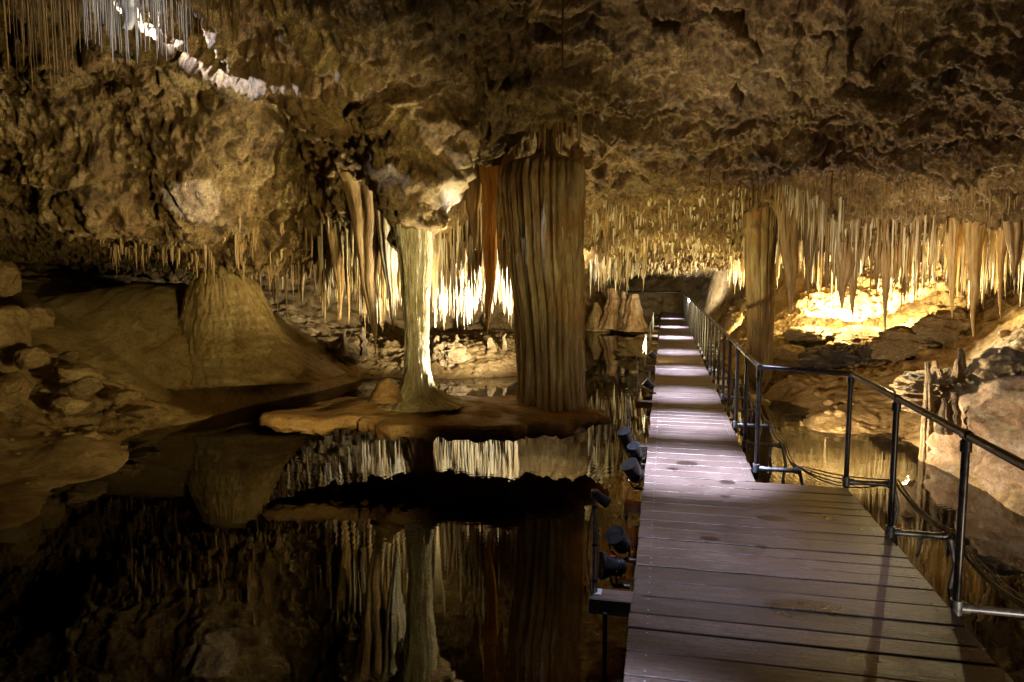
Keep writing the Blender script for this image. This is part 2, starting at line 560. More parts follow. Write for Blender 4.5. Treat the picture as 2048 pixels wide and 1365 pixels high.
floor_pts = cps([
    # left beach and its shore
    (0, 1030, 5.75), (-200, 1030, 5.9), (100, 940, 7.0), (50, 870, 7.8), (180, 880, 7.7), (250, 915, 7.7), (0, 820, 8.2), (-200, 800, 8.2), (-200, 700, 9), (-500, 800, 8),
    (330, 850, 9.35), (240, 850, 9.0), (130, 830, 9.0), (150, 780, 9.4), (0, 720, 9.3), (0, 620, 10.2), (600, 775, 12.3), (700, 750, 13.8),
    # far rocks beyond the pillars
    (880, 745, 14.0), (800, 745, 14.2), (760, 730, 14.6), (960, 752, 14.0), (1030, 735, 14.6), (900, 715, 14.9), (800, 705, 15.2), (980, 700, 15.8), (880, 680, 17.2), (1000, 672, 18), (720, 690, 15.8), (700, 660, 18), (900, 640, 20), (1000, 635, 20), (800, 640, 19.5),
    (1200, 655, 26), (1280, 650, 26), (1290, 668, 23.5), (1240, 610, 27.5), (1190, 600, 27), (1285, 700, 18.4), (1310, 690, 18.8), (1300, 668, 21), (1400, 612, 31), (1330, 590, 33),
    # right bank
    (1470, 650, 21), (1450, 610, 25), (1480, 600, 24), (1560, 640, 18), (1440, 660, 22), (1480, 700, 16.5),
    (1600, 725, 13.6), (1700, 735, 13.4), (1600, 700, 14.2), (1750, 700, 13.6), (1800, 720, 12.4), (1650, 670, 15.0), (1750, 668, 14.6), (1850, 690, 12.8), (1700, 630, 16.0), (1780, 620, 15.6), (1620, 600, 17.0), (1850, 620, 14.6), (1700, 560, 18.0),
    (1560, 775, 11.9), (1640, 770, 11.7), (1640, 835, 9.5), (1720, 865, 9.0), (1800, 872, 8.8), (1700, 800, 10.4), (1800, 790, 10.1), (1850, 760, 10.4), (1900, 740, 10.6), (1900, 680, 11.6), (1960, 640, 11.6), (2048, 600, 11.2), (2048, 680, 9.4), (2000, 720, 9.4), (2200, 640, 9.5), (2200, 760, 7.6), (2000, 800, 8.2),
    (2100, 820, 6.8), (2300, 900, 5.6),
])
bed = [(-2.5, 4, -.4), (-1, 3, -.4), (0, 0, -.4), (3, 0, -.4), (-5, 0, -.4), (-4.5, 3, -.25), (0, 6, -.45), (-2, 7, -.4), (-3.2, 8.2, -.35), (-3.4, 9.6, -.3), (-1.5, 9, -.45), (0, 9, -.45), (1, 11, -.45), (-2, 11.5, -.4), (-1, 12.4, -.35),
       (1, 14, -.4), (2.5, 16, -.4), (3, 20, -.35), (3.5, 23, -.3), (1.6, 24, -.3), (2.5, 8, -.4), (3.4, 9.4, -.35), (3.6, 7.5, -.4), (3.4, 5, -.4), (3.5, 3, -.35), (4.0, 10.6, -.3), (4.6, 12.6, -.2), (4.5, 14.5, -.1), (2.2, 12, -.4), (-8, -3, 0), (8, -3, 0), (0, -4, -.4), (-4.2, 8.6, -.3),
       (4.0, 6.3, -.4), (4.0, 4.5, -.35), (5.5, 2.5, -.1), (6.5, 0, .1), (3.3, 17.5, -.1), (5.4, 30, .1), (6.4, 32, .15)]
walls = [(-14, 8, 2.6), (-12, 12, 2.3), (-13, 18, 2.6), (-10, 22, 2.8), (-5, 22, 2.9), (-1.5, 22, 3.0), (0, 26, 2.9), (2, 32, 3.0), (4, 36, 2.6), (6, 38, 2.6), (9, 36, 3.0), (14, 8, 2.8), (12, 14, 3.0), (10, 19, 3.0), (8, 21, 2.9), (8, 26, 2.8), (0, 42, 4), (9, 42, 4), (-12, 34, 4), (14, 34, 4), (-12, 3, 2.0), (11, 3, 2.5), (-8, 4, .9), (-7.4, 6.4, .6)]
ceil_f = Surf(ceil_pts)
floor_f = Surf(floor_pts + bed + walls, 0.05)


def fan(nr, nc, y0, y1, umax):
    t = np.linspace(0, 1, nr)
    L0, L1 = math.log(y0 + 7.0), math.log(y1 + 7.0)
    Y = np.exp(L0 + (L1 - L0) * t) - 7.0
    u = np.linspace(-umax, umax, nc)
    YY, UU = np.meshgrid(Y, u, indexing="ij")
    XX = UU * (YY + 5.5)
    return XX.ravel(), YY.ravel()


def normals(V, nr, nc):
    G = V.reshape(nr, nc, 3)
    a = np.gradient(G, axis=0)
    b = np.gradient(G, axis=1)
    n = np.cross(b, a).reshape(-1, 3)
    return n / np.maximum(np.linalg.norm(n, axis=1)[:, None], 1e-9)


def sig(x):
    return np.sign(x) * np.abs(x) ** 0.7


# ceiling
Yl = np.concatenate([np.linspace(-3.5, 3.6, 30, endpoint=False), np.linspace(3.6, 16, 640, endpoint=False), np.linspace(16, 40, 190)])
Ul = np.concatenate([np.linspace(-.95, -.58, 50, endpoint=False), np.linspace(-.58, .58, 800, endpoint=False), np.linspace(.58, .95, 51)])
nr, nc = len(Yl), len(Ul)
YY, UU = np.meshgrid(Yl, Ul, indexing="ij")
X, Y = (UU * (YY + 5.5)).ravel(), YY.ravel()
cs = (np.arange(0, nr, 2)[:, None] * nc + np.arange(0, nc, 2)[None]).ravel()
Z = ceil_f(X, Y)
V = np.stack([X, Y, Z], -1)
n = -normals(V, nr, nc)
n[n[:, 2] > 0] *= -1
W = V + 0.35 * np.stack([fbm(V * 0.9 + 5, 3), fbm(V * 0.9 + 31, 3), fbm(V * 0.9 + 77, 3)], -1)
d = 0.20 * fbm(W * 0.9, 3) + 0.17 * (fbm(W * 1.7 + 9, 4, .6, ridged=True) - 0.1)
bed_ = W @ np.array([[.55, .2, .1], [.5, 1.5, -.9], [.6, .9, 2.0]])
d += 0.11 * fbm(bed_ + 61, 3, .5, ridged=True)
d += 0.10 * fbm(W * np.array([3.4, 3.4, 4.2]) + 3, 5, 0.65, ridged=True) + 0.055 * fbm(W * np.array([8.5, 8.5, 11]) + 3, 4, 0.7, ridged=True)
crk = np.abs(fbm(W * np.array([.8, 1.3, 1.3]) + 90, 3))
d -= 0.20 * smooth(0.045, 0.0, crk)            # cracks
pit = fbm(W * 1.35 + 50, 2)
d -= 0.10 * smooth(0.35, 0.6, pit)           # hollows
for (a0, b0, wd_, hh_) in (((230, 5, 7.1), (640, 145, 6.9), .11, .20), ((590, 0, 6.2), (760, 110, 6.7), .10, .2)):
    A0, B0 = np.array(at(*a0))[:2], np.array(at(*b0))[:2]
    tt = np.clip(((V[:, :2] - A0) @ (B0 - A0)) / ((B0 - A0) @ (B0 - A0)), 0, 1)
    dd = np.linalg.norm(V[:, :2] + .35 * (W - V)[:, :2] - A0 - tt[:, None] * (B0 - A0), axis=1)
    d += hh_ * np.exp(-(dd / (wd_ * .6)) ** 2)
cc = at(1100, 300, 8.0)
d -= 0.45 * np.exp(-((V[:, 0] - cc.x) ** 2 / .16 + (V[:, 1] - 8.05) ** 2 / .12))
amp = np.clip(0.45 + 0.08 * Y, 0.7, 1.0) * np.where(Y > 14, 0.75, 1.0)
# short drip teeth, thick under the low parts
teeth = np.clip(fbm(V * np.array([9, 9, 1.0]) + 71, 2), 0.12, 1) - 0.12
zone = smooth(8.6, 10.5, Y)
V = V + n * (d * amp)[:, None]
V[:, 2] -= teeth * 0.28 * zone
ceil_me = make_mesh("cave_ceiling", V, grid_faces(nr, nc)[:, ::-1], M["ceiling"])
ceil_ob = tag(link("cave_ceiling", ceil_me), "rough brown limestone cave ceiling hung with drips", kind="structure")
CB = BVHTree.FromPolygons(V[cs].tolist(), grid_faces(len(range(0, nr, 2)), len(range(0, nc, 2))).tolist())


def ceil_z(x, y):
    h = CB.ray_cast(Vector((x, y, 0.9)), Vector((0, 0, 1)))
    return h[0].z if h[0] is not None else None


# floor
Yl = np.concatenate([np.linspace(-3.5, 4, 40, endpoint=False), np.linspace(4, 18, 520, endpoint=False), np.linspace(18, 40, 160)])
Ul = np.concatenate([np.linspace(-.95, -.58, 40, endpoint=False), np.linspace(-.58, .58, 640, endpoint=False), np.linspace(.58, .95, 41)])
nr2, nc2 = len(Yl), len(Ul)
YY, UU = np.meshgrid(Yl, Ul, indexing="ij")
X, Y = (UU * (YY + 5.5)).ravel(), YY.ravel()
Z = floor_f(X, Y)
pxs = X / np.maximum(Y, 1) * F + 1024        # bearing from the walk's start, in the photo's units
ds = np.interp(pxs, [-400, 0, 100, 250, 330, 440, 560, 640, 720], [9.6, 9.8, 9.85, 10.0, 10.1, 10.35, 11.3, 12.1, 13.2])
zc = np.interp(pxs, [-400, 0, 60, 200, 370, 450, 540, 570, 600, 660, 715, 760], [1.9, 1.75, 1.68, 1.86, 1.96, 1.75, 1.25, 1.02, .84, .55, .25, -.4])
zc = zc + .03 * np.sin(pxs / 37)
tm = np.clip((Y - ds) / 2.3, 0, 3)
pr_ = np.sin(np.clip(tm, 0, 1) * np.pi / 2) ** 0.85
fold = 0.05 * np.sin(np.clip(tm, 0, .25) / .25 * np.pi) * (1 + fbm(np.stack([pxs / 60, tm, tm], -1), 2))
Hm = -.15 + (zc + .15) * pr_ + fold - 0.8 * np.maximum(0, tm - 1.15) + .05 * fbm(np.stack([X * 1.2, Y * 1.2, Z * 0], -1), 3)
Z = np.where(tm > 0, np.maximum(Z, Hm), Z)
V = np.stack([X, Y, Z], -1)
n = normals(V, nr2, nc2)
n[n[:, 2] < 0] *= -1
land = smooth(-0.15, 0.25, Z)
leftm = smooth(-0.5, -2.5, X) * smooth(9.3, 10.2, Y) * smooth(14.5, 12.5, Y)     # the smooth flowstone
rough = 1 - 0.85 * leftm
rough *= 1 - 0.8 * smooth(-3.2, -4.2, X) * smooth(8.3, 7.8, Y)           # beach
rough *= 1 - 0.6 * smooth(8.0, 8.6, Y) * smooth(11.6, 11.0, Y) * smooth(3.5, 4.4, X)
W = V + 0.25 * np.stack([fbm(V * 1.1 + 5, 3), fbm(V * 1.1 + 31, 3), fbm(V * 1.1 + 77, 3)], -1)
d = 0.12 * fbm(W * 1.1, 3) + 0.13 * fbm(W * 2.3 + 9, 4, 0.6, ridged=True) + 0.04 * fbm(W * 8, 4, 0.6)
d = d * land * rough + 0.02 * fbm(W * 3, 3) * (1 - land)
d -= 0.035 * leftm
alc = smooth(11.8, 12.8, Y) * smooth(4.2, 5.2, X) * smooth(20, 17, Y)      # bristly crust in the alcove
d += alc * (0.16 * np.abs(fbm(W * np.array([6, 6, 6.0]) + 5, 4, .7)) + .12 * (fbm(W * 3 + 44, 3, ridged=True)))
rb = smooth(3.6, 4.4, X) * smooth(7.5, 8.5, Y) * smooth(12.5, 11.5, Y)
d += rb * .05 * fbm(W * np.array([4, 4, 4.0]) + 15, 4, .6)
V = V + n * d[:, None]
side = V[:, 0] - (-0.145 + 0.2183 * V[:, 1])      # keep the ground clear of the boardwalk
cor = smooth(-.9, -.3, side) * smooth(2.2, 1.4, side) * smooth(31.5, 30.5, V[:, 1])
V[:, 2] = V[:, 2] * (1 - cor) + np.minimum(V[:, 2], .05) * cor
floor_me = make_mesh("cave_floor", V, grid_faces(nr2, nc2), M["ground"])
tag(link("cave_floor", floor_me), "brown flowstone and rock cave floor rising out of the pool", kind="structure")
FB = BVHTree.FromPolygons(V.tolist(), grid_faces(nr2, nc2).tolist())


def floor_z(x, y):
    h = FB.ray_cast(Vector((x, y, 6)), Vector((0, 0, -1)))
    return h[0].z if h[0] is not None else 0.0


# second look at the mound: its own smoother stone
floor_me.materials.append(M["mound"])
fc = np.array([V[f].mean(0) for f in grid_faces(nr2, nc2)[:, :2]])
msk = (fc[:, 1] > 9.4) & (fc[:, 1] < 14.6) & (fc[:, 0] < -2.4 + 0 * fc[:, 1])
floor_me.polygons.foreach_set("material_index", msk.astype(np.int32))

# water
wv = [(-16, -4, 0), (16, -4, 0), (24, 40, 0), (-24, 40, 0)]
tag(link("pool_water", make_mesh("pool_water", wv, [(0, 1, 2, 3)], M["water"], False)), "still dark cave pool mirroring the stalactites", kind="structure")


# ------------------------------------------------------------------ fluted stone (columns, drapes, thick stalactites)
def fluted(name, mat, cx, cy, prof, nl=14, amp=0.10, seed=0, na=150, nz=140, squash=1.0, ragged=0.0, rings=0.0, wob=0.02, sway=.10, lean=(0, 0), lump=0.05, crust=0.03):
    """prof: list of (z, r, dx) from the top down."""
    rs = np.random.RandomState(seed)
    zs = np.array([p[0] for p in prof])[::-1]
    rr = np.array([p[1] for p in prof])[::-1]
    xx = np.array([(p[2] if len(p) > 2 else 0) for p in prof])[::-1]
    z = np.linspace(zs[0], zs[-1], nz)
    r = np.interp(z, zs, rr)
    k = np.ones(5) / 5
    rp = np.convolve(np.pad(r, 2, mode="edge"), k, "valid")
    r[2:-2] = rp[2:-2]
    dx = np.interp(z, zs, xx)
    th = np.linspace(0, 2 * np.pi, na, endpoint=False)
    # lobes of uneven width
    edges = np.cumsum(rs.uniform(0.45, 1.6, nl))
    edges = edges / edges[-1] * 2 * np.pi
    heights = rs.uniform(0.5, 1.3, nl)
    Zg, Tg = np.meshgrid(z, th, indexing="ij")
    Tw = Tg + sway * np.interp(Zg, np.linspace(zs[0], zs[-1], 7), rs.uniform(-1, 1, 7)) + 0.05 * vnoise(np.stack([np.cos(Tg).ravel() * 3 + seed, np.sin(Tg).ravel() * 3, Zg.ravel() * 1.6], -1)).reshape(Tg.shape)
    Tw = np.mod(Tw, 2 * np.pi)
    idx = np.searchsorted(edges, Tw.ravel()).clip(0, nl - 1)
    e0 = np.concatenate([[0], edges])[idx]
    e1 = edges[idx]
    ph = ((Tw.ravel() - e0) / (e1 - e0)).clip(0, 1)
    lobe = (np.sqrt(np.maximum(0, 1 - (2 * ph - 1) ** 2)) * heights[idx]).reshape(Tg.shape)
    Rg = r[:, None] * (1 - amp + amp * 1.4 * lobe)
    P = np.stack([np.cos(Tg).ravel() * 2.2 + seed * 3.1, np.sin(Tg).ravel() * 2.2, Zg.ravel() * 1.1], -1)
    Rg = Rg * (1 + lump * fbm(P * 1.4, 3).reshape(Tg.shape) + 0.03 * fbm(P * np.array([7, 7, 3.0]), 3).reshape(Tg.shape))
    Rg = Rg * (1 + .018 * fbm(P * np.array([9, 9, 1.2]), 3).reshape(Tg.shape) + crust * np.abs(fbm(P * np.array([8, 8, 5.0]) + 9, 4, .65)).reshape(Tg.shape))
    if rings:
        Rg = Rg * (1 + rings * np.sin(Zg * 46 + 3 * fbm(P * 2, 2).reshape(Tg.shape)))
    X = cx + dx[:, None] + Rg * np.cos(Tg) + lean[0] * (z[:, None] - zs[-1])
    Y = cy + Rg * np.sin(Tg) * squash + lean[1] * (z[:, None] - zs[-1])
    X = X + wob * np.interp(z, np.linspace(zs[0], zs[-1], 9), rs.uniform(-1, 1, 9))[:, None]
    Zo = Zg.copy()
    if ragged:
        rg = np.repeat(rs.uniform(0, 1, nl), 1)[idx].reshape(Tg.shape)
        wgt = np.clip(1 - (Zg - zs[0]) / (ragged * 3), 0, 1)
        Zo = Zo + wgt * rg * ragged
    V = np.stack([X, Y, Zo], -1).reshape(-1, 3)
    f = grid_faces(nz, na, wrap=True)
    b = len(V)
    V = np.vstack([V, [[cx + dx[0], cy, zs[0] + ragged * 0.4], [cx + dx[-1] + 0, cy, zs[-1]]]])
    caps = [(b, (i + 1) % na, i, i) for i in range(0)]
    me = make_mesh(name, V[:b], f, mat)
    # close both ends
    import bmesh
    bm = bmesh.new()
    bm.from_mesh(me)
    bm.verts.ensure_lookup_table()
    ends = [[bm.verts[row * na + i] for i in range(na)] for row in (0, nz - 1)]
    for vs, flip in ((ends[0], True), (ends[1], False)):
        c = bm.verts.new(sum((v.co for v in vs), Vector()) / na)
        for i in range(na):
            t = (vs[(i + 1) % na], vs[i], c) if flip else (vs[i], vs[(i + 1) % na], c)
            fa = bm.faces.new(t)
            fa.smooth = True
    bm.to_mesh(me)
    bm.free()
    return me


def put(name, me, label, cat, group=None, base=None):
    """Move the mesh's origin to its base or root and link it."""
    o = link(name, me)
    co = np.empty(len(me.vertices) * 3)
    me.vertices.foreach_get("co", co)
    co = co.reshape(-1, 3)
    if base is None:
        base = (co[:, 0].mean(), co[:, 1].mean(), co[:, 2].min())
    me.transform(Matrix.Translation(-Vector(base)))
    o.location = base
    return tag(o, label, cat, group)


def zat(py, d):
    return at(1024, py, d).z


def xat(px, py, d):
    return at(px, py, d).x


def prof_px(rows, d):
    """rows (py, px_left, px_right) top to bottom -> cx, profile."""
    cx = xat((rows[-1][1] + rows[-1][2]) / 2, rows[-1][0], d)
    out = []
    for py, a, b in rows:
        xa, xb = xat(a, py, d), xat(b, py, d)
        out.append((zat(py, d), (xb - xa) / 2, (xa + xb) / 2 - cx))
    return cx, out


def up(cx, pr, d):
    """Carry a hanging shape on up into the rock above it."""
    z = (ceil_z(cx + pr[0][2], d) or 0) + .2
    return [(z, pr[0][1] * 1.2, pr[0][2])] + pr if z > pr[0][0] + .05 else pr


# big fluted column
D = 7.95
cx, pr = prof_px([(200, 1060, 1120), (290, 1076, 1108), (314, 1068, 1120), (320, 1025, 1160), (330, 1010, 1168), (360, 1003, 1170), (450, 1013, 1166), (600, 1030, 1165), (700, 1037, 1166), (770, 1040, 1168), (805, 1038, 1174), (822, 1036, 1178)], D)
put("fluted_column", fluted("fluted_column", M["column"], cx, D, pr, nl=40, amp=0.15, sway=.03, seed=3, na=520, nz=240, squash=0.8, ragged=0.03, lump=0.06, wob=0.012, crust=.05),
    "huge fluted brown limestone column of vertical pipes standing on the flowstone shelf", "column")
# slim white column
D2 = 7.75
cx, pr = prof_px([(380, 800, 862), (440, 797, 866), (452, 790, 866), (475, 793, 863), (520, 797, 862), (600, 806, 858), (680, 812, 857), (740, 808, 858), (765, 802, 864), (782, 792, 876), (795, 775, 900), (808, 750, 940)], D2)
put("white_column", fluted("white_column", M["white_column"], cx, D2, pr, nl=13, amp=0.035, seed=8, na=260, nz=240, squash=0.9, lump=0.10, wob=0.010, crust=.14),
    "slim pale column flaring into a wide foot, its right side glaring white", "column")
# hanging column right of the walk
D3 = 11.5
cx, pr = prof_px([(240, 1470, 1575), (330, 1480, 1560), (372, 1493, 1550), (450, 1490, 1548), (458, 1488, 1546), (470, 1492, 1548), (560, 1494, 1546), (650, 1497, 1545), (735, 1498, 1543), (760, 1503, 1538), (792, 1514, 1527)], D3)
put("hanging_column", fluted("hanging_column", M["column"], cx, D3, up(cx, pr, D3), nl=11, amp=0.14, seed=21, na=180, nz=200, ragged=0.10, lump=0.05),
    "tall brown column hanging behind the corner of the handrail, its tip just over the water", "column", base=(cx, D3, pr[-1][0]))

# orange banner stalactite, and the pair of drapes beside it
D4 = 8.75
cx, pr = prof_px([(300, 955, 1010), (340, 958, 1008), (400, 962, 1006), (470, 966, 996), (540, 968, 992), (600, 968, 986), (640, 971, 981), (668, 975, 977)], D4)
put("orange_stalactite", fluted("orange_stalactite", M["orange"], cx, D4, up(cx, pr, D4), nl=7, amp=0.16, seed=31, na=90, nz=160, lump=0.06), "long tapering orange stalactite left of the fluted column", "stalactite")
cx, pr = prof_px([(280, 990, 1035), (340, 994, 1030), (420, 992, 1018), (480, 998, 1008), (515, 1001, 1004)], 8.4)
put("drape_stalactite", fluted("drape_stalactite", M["column"], cx, 8.4, up(cx, pr, 8.4), nl=6, amp=0.2, seed=37, na=80, nz=120), "short orange-edged drape hanging against the fluted column's left side", "stalactite")
cx, pr = prof_px([(290, 900, 960), (340, 925, 965), (400, 930, 962), (450, 938, 955), (500, 944, 950)], 8.9)
put("drape_stalactite", fluted("drape_stalactite", M["drip_brown"], cx, 8.9, up(cx, pr, 8.9), nl=6, amp=0.2, seed=38, na=80, nz=120), "small brown drape above the bright stalactites, left of the orange stalactite", "stalactite")

# thick curtains: (rows, d, material, label)
thick = [
    ([(380, 1545, 1605), (430, 1552, 1602), (480, 1558, 1600), (540, 1566, 1596), (590, 1574, 1589), (626, 1580, 1583)], 11.2, "drip_brown", "wide brown drape ending in a dark point right of the hanging column"),
    ([(380, 1590, 1650), (430, 1600, 1640), (480, 1606, 1632), (540, 1612, 1622), (600, 1614, 1617)], 11.4, "drip_brown", "narrow brown drape second to the right of the hanging column"),
    ([(400, 1655, 1725), (480, 1665, 1712), (540, 1672, 1704), (580, 1676, 1690), (618, 1681, 1684)], 11.0, "drip_brown", "broad dark stalactite with a pronged tip before the glowing alcove"),
    ([(430, 1690, 1740), (520, 1694, 1718), (590, 1700, 1711), (632, 1703, 1706)], 11.2, "drip_brown", "dark pointed stalactite standing out against the glare of the alcove"),
    ([(430, 1755, 1795), (520, 1762, 1782), (600, 1766, 1776), (664, 1769, 1771)], 10.8, "drip_brown", "longest thin dark stalactite reaching down over the glowing shelf"),
    ([(430, 1925, 1975), (500, 1932, 1962), (570, 1940, 1958), (620, 1942, 1952), (674, 1944, 1947)], 9.9, "honey", "thick curved honey-coloured stalactite with the lowest tip on the right"),
    ([(400, 2000, 2060), (470, 2012, 2050), (530, 2022, 2038), (560, 2027, 2031)], 9.4, "drip_brown", "broad dark stalactite at the right end of the curtain"),
    ([(400, 1985, 2030), (520, 1995, 2008), (600, 1998, 2004), (636, 2000, 2002)], 10.0, "honey", "long honey stalactite just left of the broad dark one at the right end"),
    ([(430, 1880, 1925), (520, 1895, 1912), (600, 1901, 1908), (636, 1903, 1905)], 10.2, "honey", "slender honey stalactite with a long straight tip, left of the thick curved one"),
    ([(380, 690, 780), (440, 705, 775), (500, 715, 760), (560, 722, 752), (620, 735, 754), (670, 746, 754), (706, 750, 752)], 8.9, "drip_brown", "longest grey-brown stalactite left of the pale column, tip above the far rocks"),
    ([(400, 745, 815), (470, 755, 806), (540, 768, 796), (600, 776, 790), (660, 783, 786)], 8.8, "drip", "thick yellow-lit stalactite close to the pale column's left side"),
    ([(400, 640, 720), (470, 655, 700), (540, 668, 690), (600, 676, 683), (640, 679, 681)], 9.8, "drip_brown", "dim brown stalactite leftmost in the drape group beside the pale column"),
    ([(420, 855, 885), (500, 860, 880), (560, 864, 876), (620, 868, 872), (655, 869, 871)], 9.6, "drip", "pale drape stalactite just behind the pale column's bright edge"),
]
for i, (rows, d, mt, lab) in enumerate(thick):
    cx, pr = prof_px(rows, d)
    zt = max(pr[0][0] + .2, (ceil_z(cx + pr[0][2], d) or 0) + .18)
    pr = [(zt, pr[0][1] * 1.25, pr[0][2]), (pr[0][0] + .1, pr[0][1] * 1.1, pr[0][2])] + pr
    put("thick_stalactite", fluted("thick_stalactite", M[mt], cx, d, pr, nl=5 + i % 4, amp=0.2, seed=60 + i, na=64, nz=110, squash=0.7, wob=0.012, lump=0.1), lab, "stalactite")

# ------------------------------------------------------------------ stalactites: prototypes
def proto_v(seed, na=10, nz=16, straight=False):
    rs = np.random.RandomState(seed)
    t = np.linspace(0, 1, nz)            # 0 root, 1 tip
    if straight:
        r = 1.0 - 0.35 * t
        r[-1] = 0.3
    else:
        r = (1 - t) ** rs.uniform(0.55, 1.0) * 0.85 + 0.15 * (1 - t ** 6)
        r *= 1 + 0.22 * np.interp(t, np.linspace(0, 1, 7), rs.uniform(-1, 1, 7))
        r[-1] = 0.03
    th = np.linspace(0, 2 * np.pi, na, endpoint=False)
    lob = 1 + (0 if straight else 0.22) * np.sin(th * rs.randint(2, 4) + rs.uniform(0, 6)) + (0 if straight else 0.1) * np.sin(th * 5 + rs.uniform(0, 6))
    wx = (0.0 if straight else 0.6) * np.interp(t, np.linspace(0, 1, 6), rs.uniform(-1, 1, 6)) * t
    X = r[:, None] * lob[None] * np.cos(th)[None] + wx[:, None]
    Yy = r[:, None] * lob[None] * np.sin(th)[None]
    Zz = np.repeat(-t[:, None], na, 1)
    V = np.stack([X, Yy, Zz], -1).reshape(-1, 3)
    return V, grid_faces(nz, na, wrap=True)


protos = [proto_v(100 + i, 12, 20) for i in range(10)]
straw_p = [proto_v(200 + i, 7, 10, True) for i in range(3)]
small_p = [proto_v(300 + i, 6, 7) for i in range(8)]
pm = {}
for mt in ("drip", "drip_brown"):
    pm[mt] = [make_mesh("stalactite", v, f, M[mt]) for v, f in protos]
pm["straw"] = [make_mesh("soda_straw", v, f, M["straw"]) for v, f in straw_p]
pm["straw_brown"] = [make_mesh("soda_straw", v, f, M["drip_brown"]) for v, f in straw_p]


def hang(name, me_list, px, py, d, rad, label, cat, group, maxlen=1.7, over=0.05):
    p = at(px, py, d)
    zc = ceil_z(p.x, p.y)
    if zc is None:
        return None
    L = zc + over - p.z
    if L < 0.06:
        return None
    L = min(L, maxlen) if False else L
    if L > maxlen:
        return None
    o = bpy.data.objects.new(name, random.choice(me_list))
    COL.objects.link(o)
    o.location = (p.x, p.y, p.z + L)
    o.scale = (rad, rad, L)
    o.rotation_euler = (random.uniform(-.012, .012), random.uniform(-.012, .012), random.uniform(0, 6.28))
    return tag(o, label, cat, group)


rnd = random.uniform
# (n, px range, tip range, depth range, radius range, material, label, group)
clusters = [
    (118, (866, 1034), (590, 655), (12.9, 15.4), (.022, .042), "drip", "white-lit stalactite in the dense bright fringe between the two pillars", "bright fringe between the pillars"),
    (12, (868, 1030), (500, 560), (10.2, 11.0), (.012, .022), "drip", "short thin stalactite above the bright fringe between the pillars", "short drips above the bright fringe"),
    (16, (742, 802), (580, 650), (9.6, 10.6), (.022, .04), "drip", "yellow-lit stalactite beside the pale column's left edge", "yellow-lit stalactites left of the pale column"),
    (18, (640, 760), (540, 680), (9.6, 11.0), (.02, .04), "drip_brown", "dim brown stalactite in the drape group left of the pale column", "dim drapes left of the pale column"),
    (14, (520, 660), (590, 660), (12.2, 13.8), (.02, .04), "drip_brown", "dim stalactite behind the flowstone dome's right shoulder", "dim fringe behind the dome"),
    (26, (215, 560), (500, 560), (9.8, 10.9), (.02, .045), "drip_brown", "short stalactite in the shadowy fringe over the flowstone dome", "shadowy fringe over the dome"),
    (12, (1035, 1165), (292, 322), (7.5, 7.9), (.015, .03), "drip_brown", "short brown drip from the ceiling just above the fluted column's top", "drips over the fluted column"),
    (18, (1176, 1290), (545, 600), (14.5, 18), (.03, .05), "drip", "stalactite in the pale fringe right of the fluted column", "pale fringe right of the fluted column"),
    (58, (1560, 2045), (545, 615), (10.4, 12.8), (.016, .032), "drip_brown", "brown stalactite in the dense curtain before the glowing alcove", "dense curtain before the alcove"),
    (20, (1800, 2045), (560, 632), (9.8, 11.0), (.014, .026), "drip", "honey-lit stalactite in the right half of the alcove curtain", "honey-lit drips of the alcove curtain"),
]
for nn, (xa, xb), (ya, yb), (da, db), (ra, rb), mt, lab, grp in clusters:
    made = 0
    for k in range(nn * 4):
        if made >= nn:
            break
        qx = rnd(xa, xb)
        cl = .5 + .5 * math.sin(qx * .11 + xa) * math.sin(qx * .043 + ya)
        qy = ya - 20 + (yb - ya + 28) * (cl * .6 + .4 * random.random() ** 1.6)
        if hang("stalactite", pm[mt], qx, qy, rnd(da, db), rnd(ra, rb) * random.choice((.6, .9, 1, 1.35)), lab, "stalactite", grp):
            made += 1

# soda straws high on the left
made = 0
for k in range(900):
    if made >= 190:
        break
    px = rnd(-10, 480) if random.random() < 0.8 else rnd(0, 330)
    lim = 195 if px < 150 else 130
    py = rnd(15, lim) * (1 - 0.35 * max(0, (px - 330) / 150))
    mt = "straw" if 165 < px < 380 else "straw_brown"
    if hang("soda_straw", pm[mt], px, py, rnd(4.9, 6.2), rnd(.0036, .0065),
            "hair-thin white soda straw in the bright upper left cluster" if mt == "straw" else "hair-thin brown soda straw in the dim part of the upper left cluster",
            "soda straw", "bright soda straws" if mt == "straw" else "dim soda straws", maxlen=2.0):
        made += 1
cx, pr = prof_px([(-60, 235, 285), (0, 245, 272), (40, 248, 268), (58, 250, 266)], 5.5)
put("stub_stalactite", fluted("stub_stalactite", M["straw"], cx, 5.5, pr, nl=5, amp=.2, seed=91, na=40, nz=40), "blunt white stalactite stub among the soda straws at the upper left", "stalactite")
for px, py, lab in ((1125, 155, "thin brown stalactite high above the fluted column"), (1113, 115, "thinner stalactite beside the one high above the fluted column"), (1375, 140, "thin straw on the ceiling over the walkway"), (1803, 103, "hair-thin straw hanging from the ceiling at the upper right"), (1793, 75, "short straw next to the hair-thin one at the upper right"), (870, 75, "lone hair-thin straw near the top of the ceiling"), (905, 50, "lone short straw near the top centre of the ceiling")):
    hang("soda_straw", pm["straw_brown"], px, py, 5.6, .010 if px == 1125 else .005, lab, "soda straw", None, 2.5)

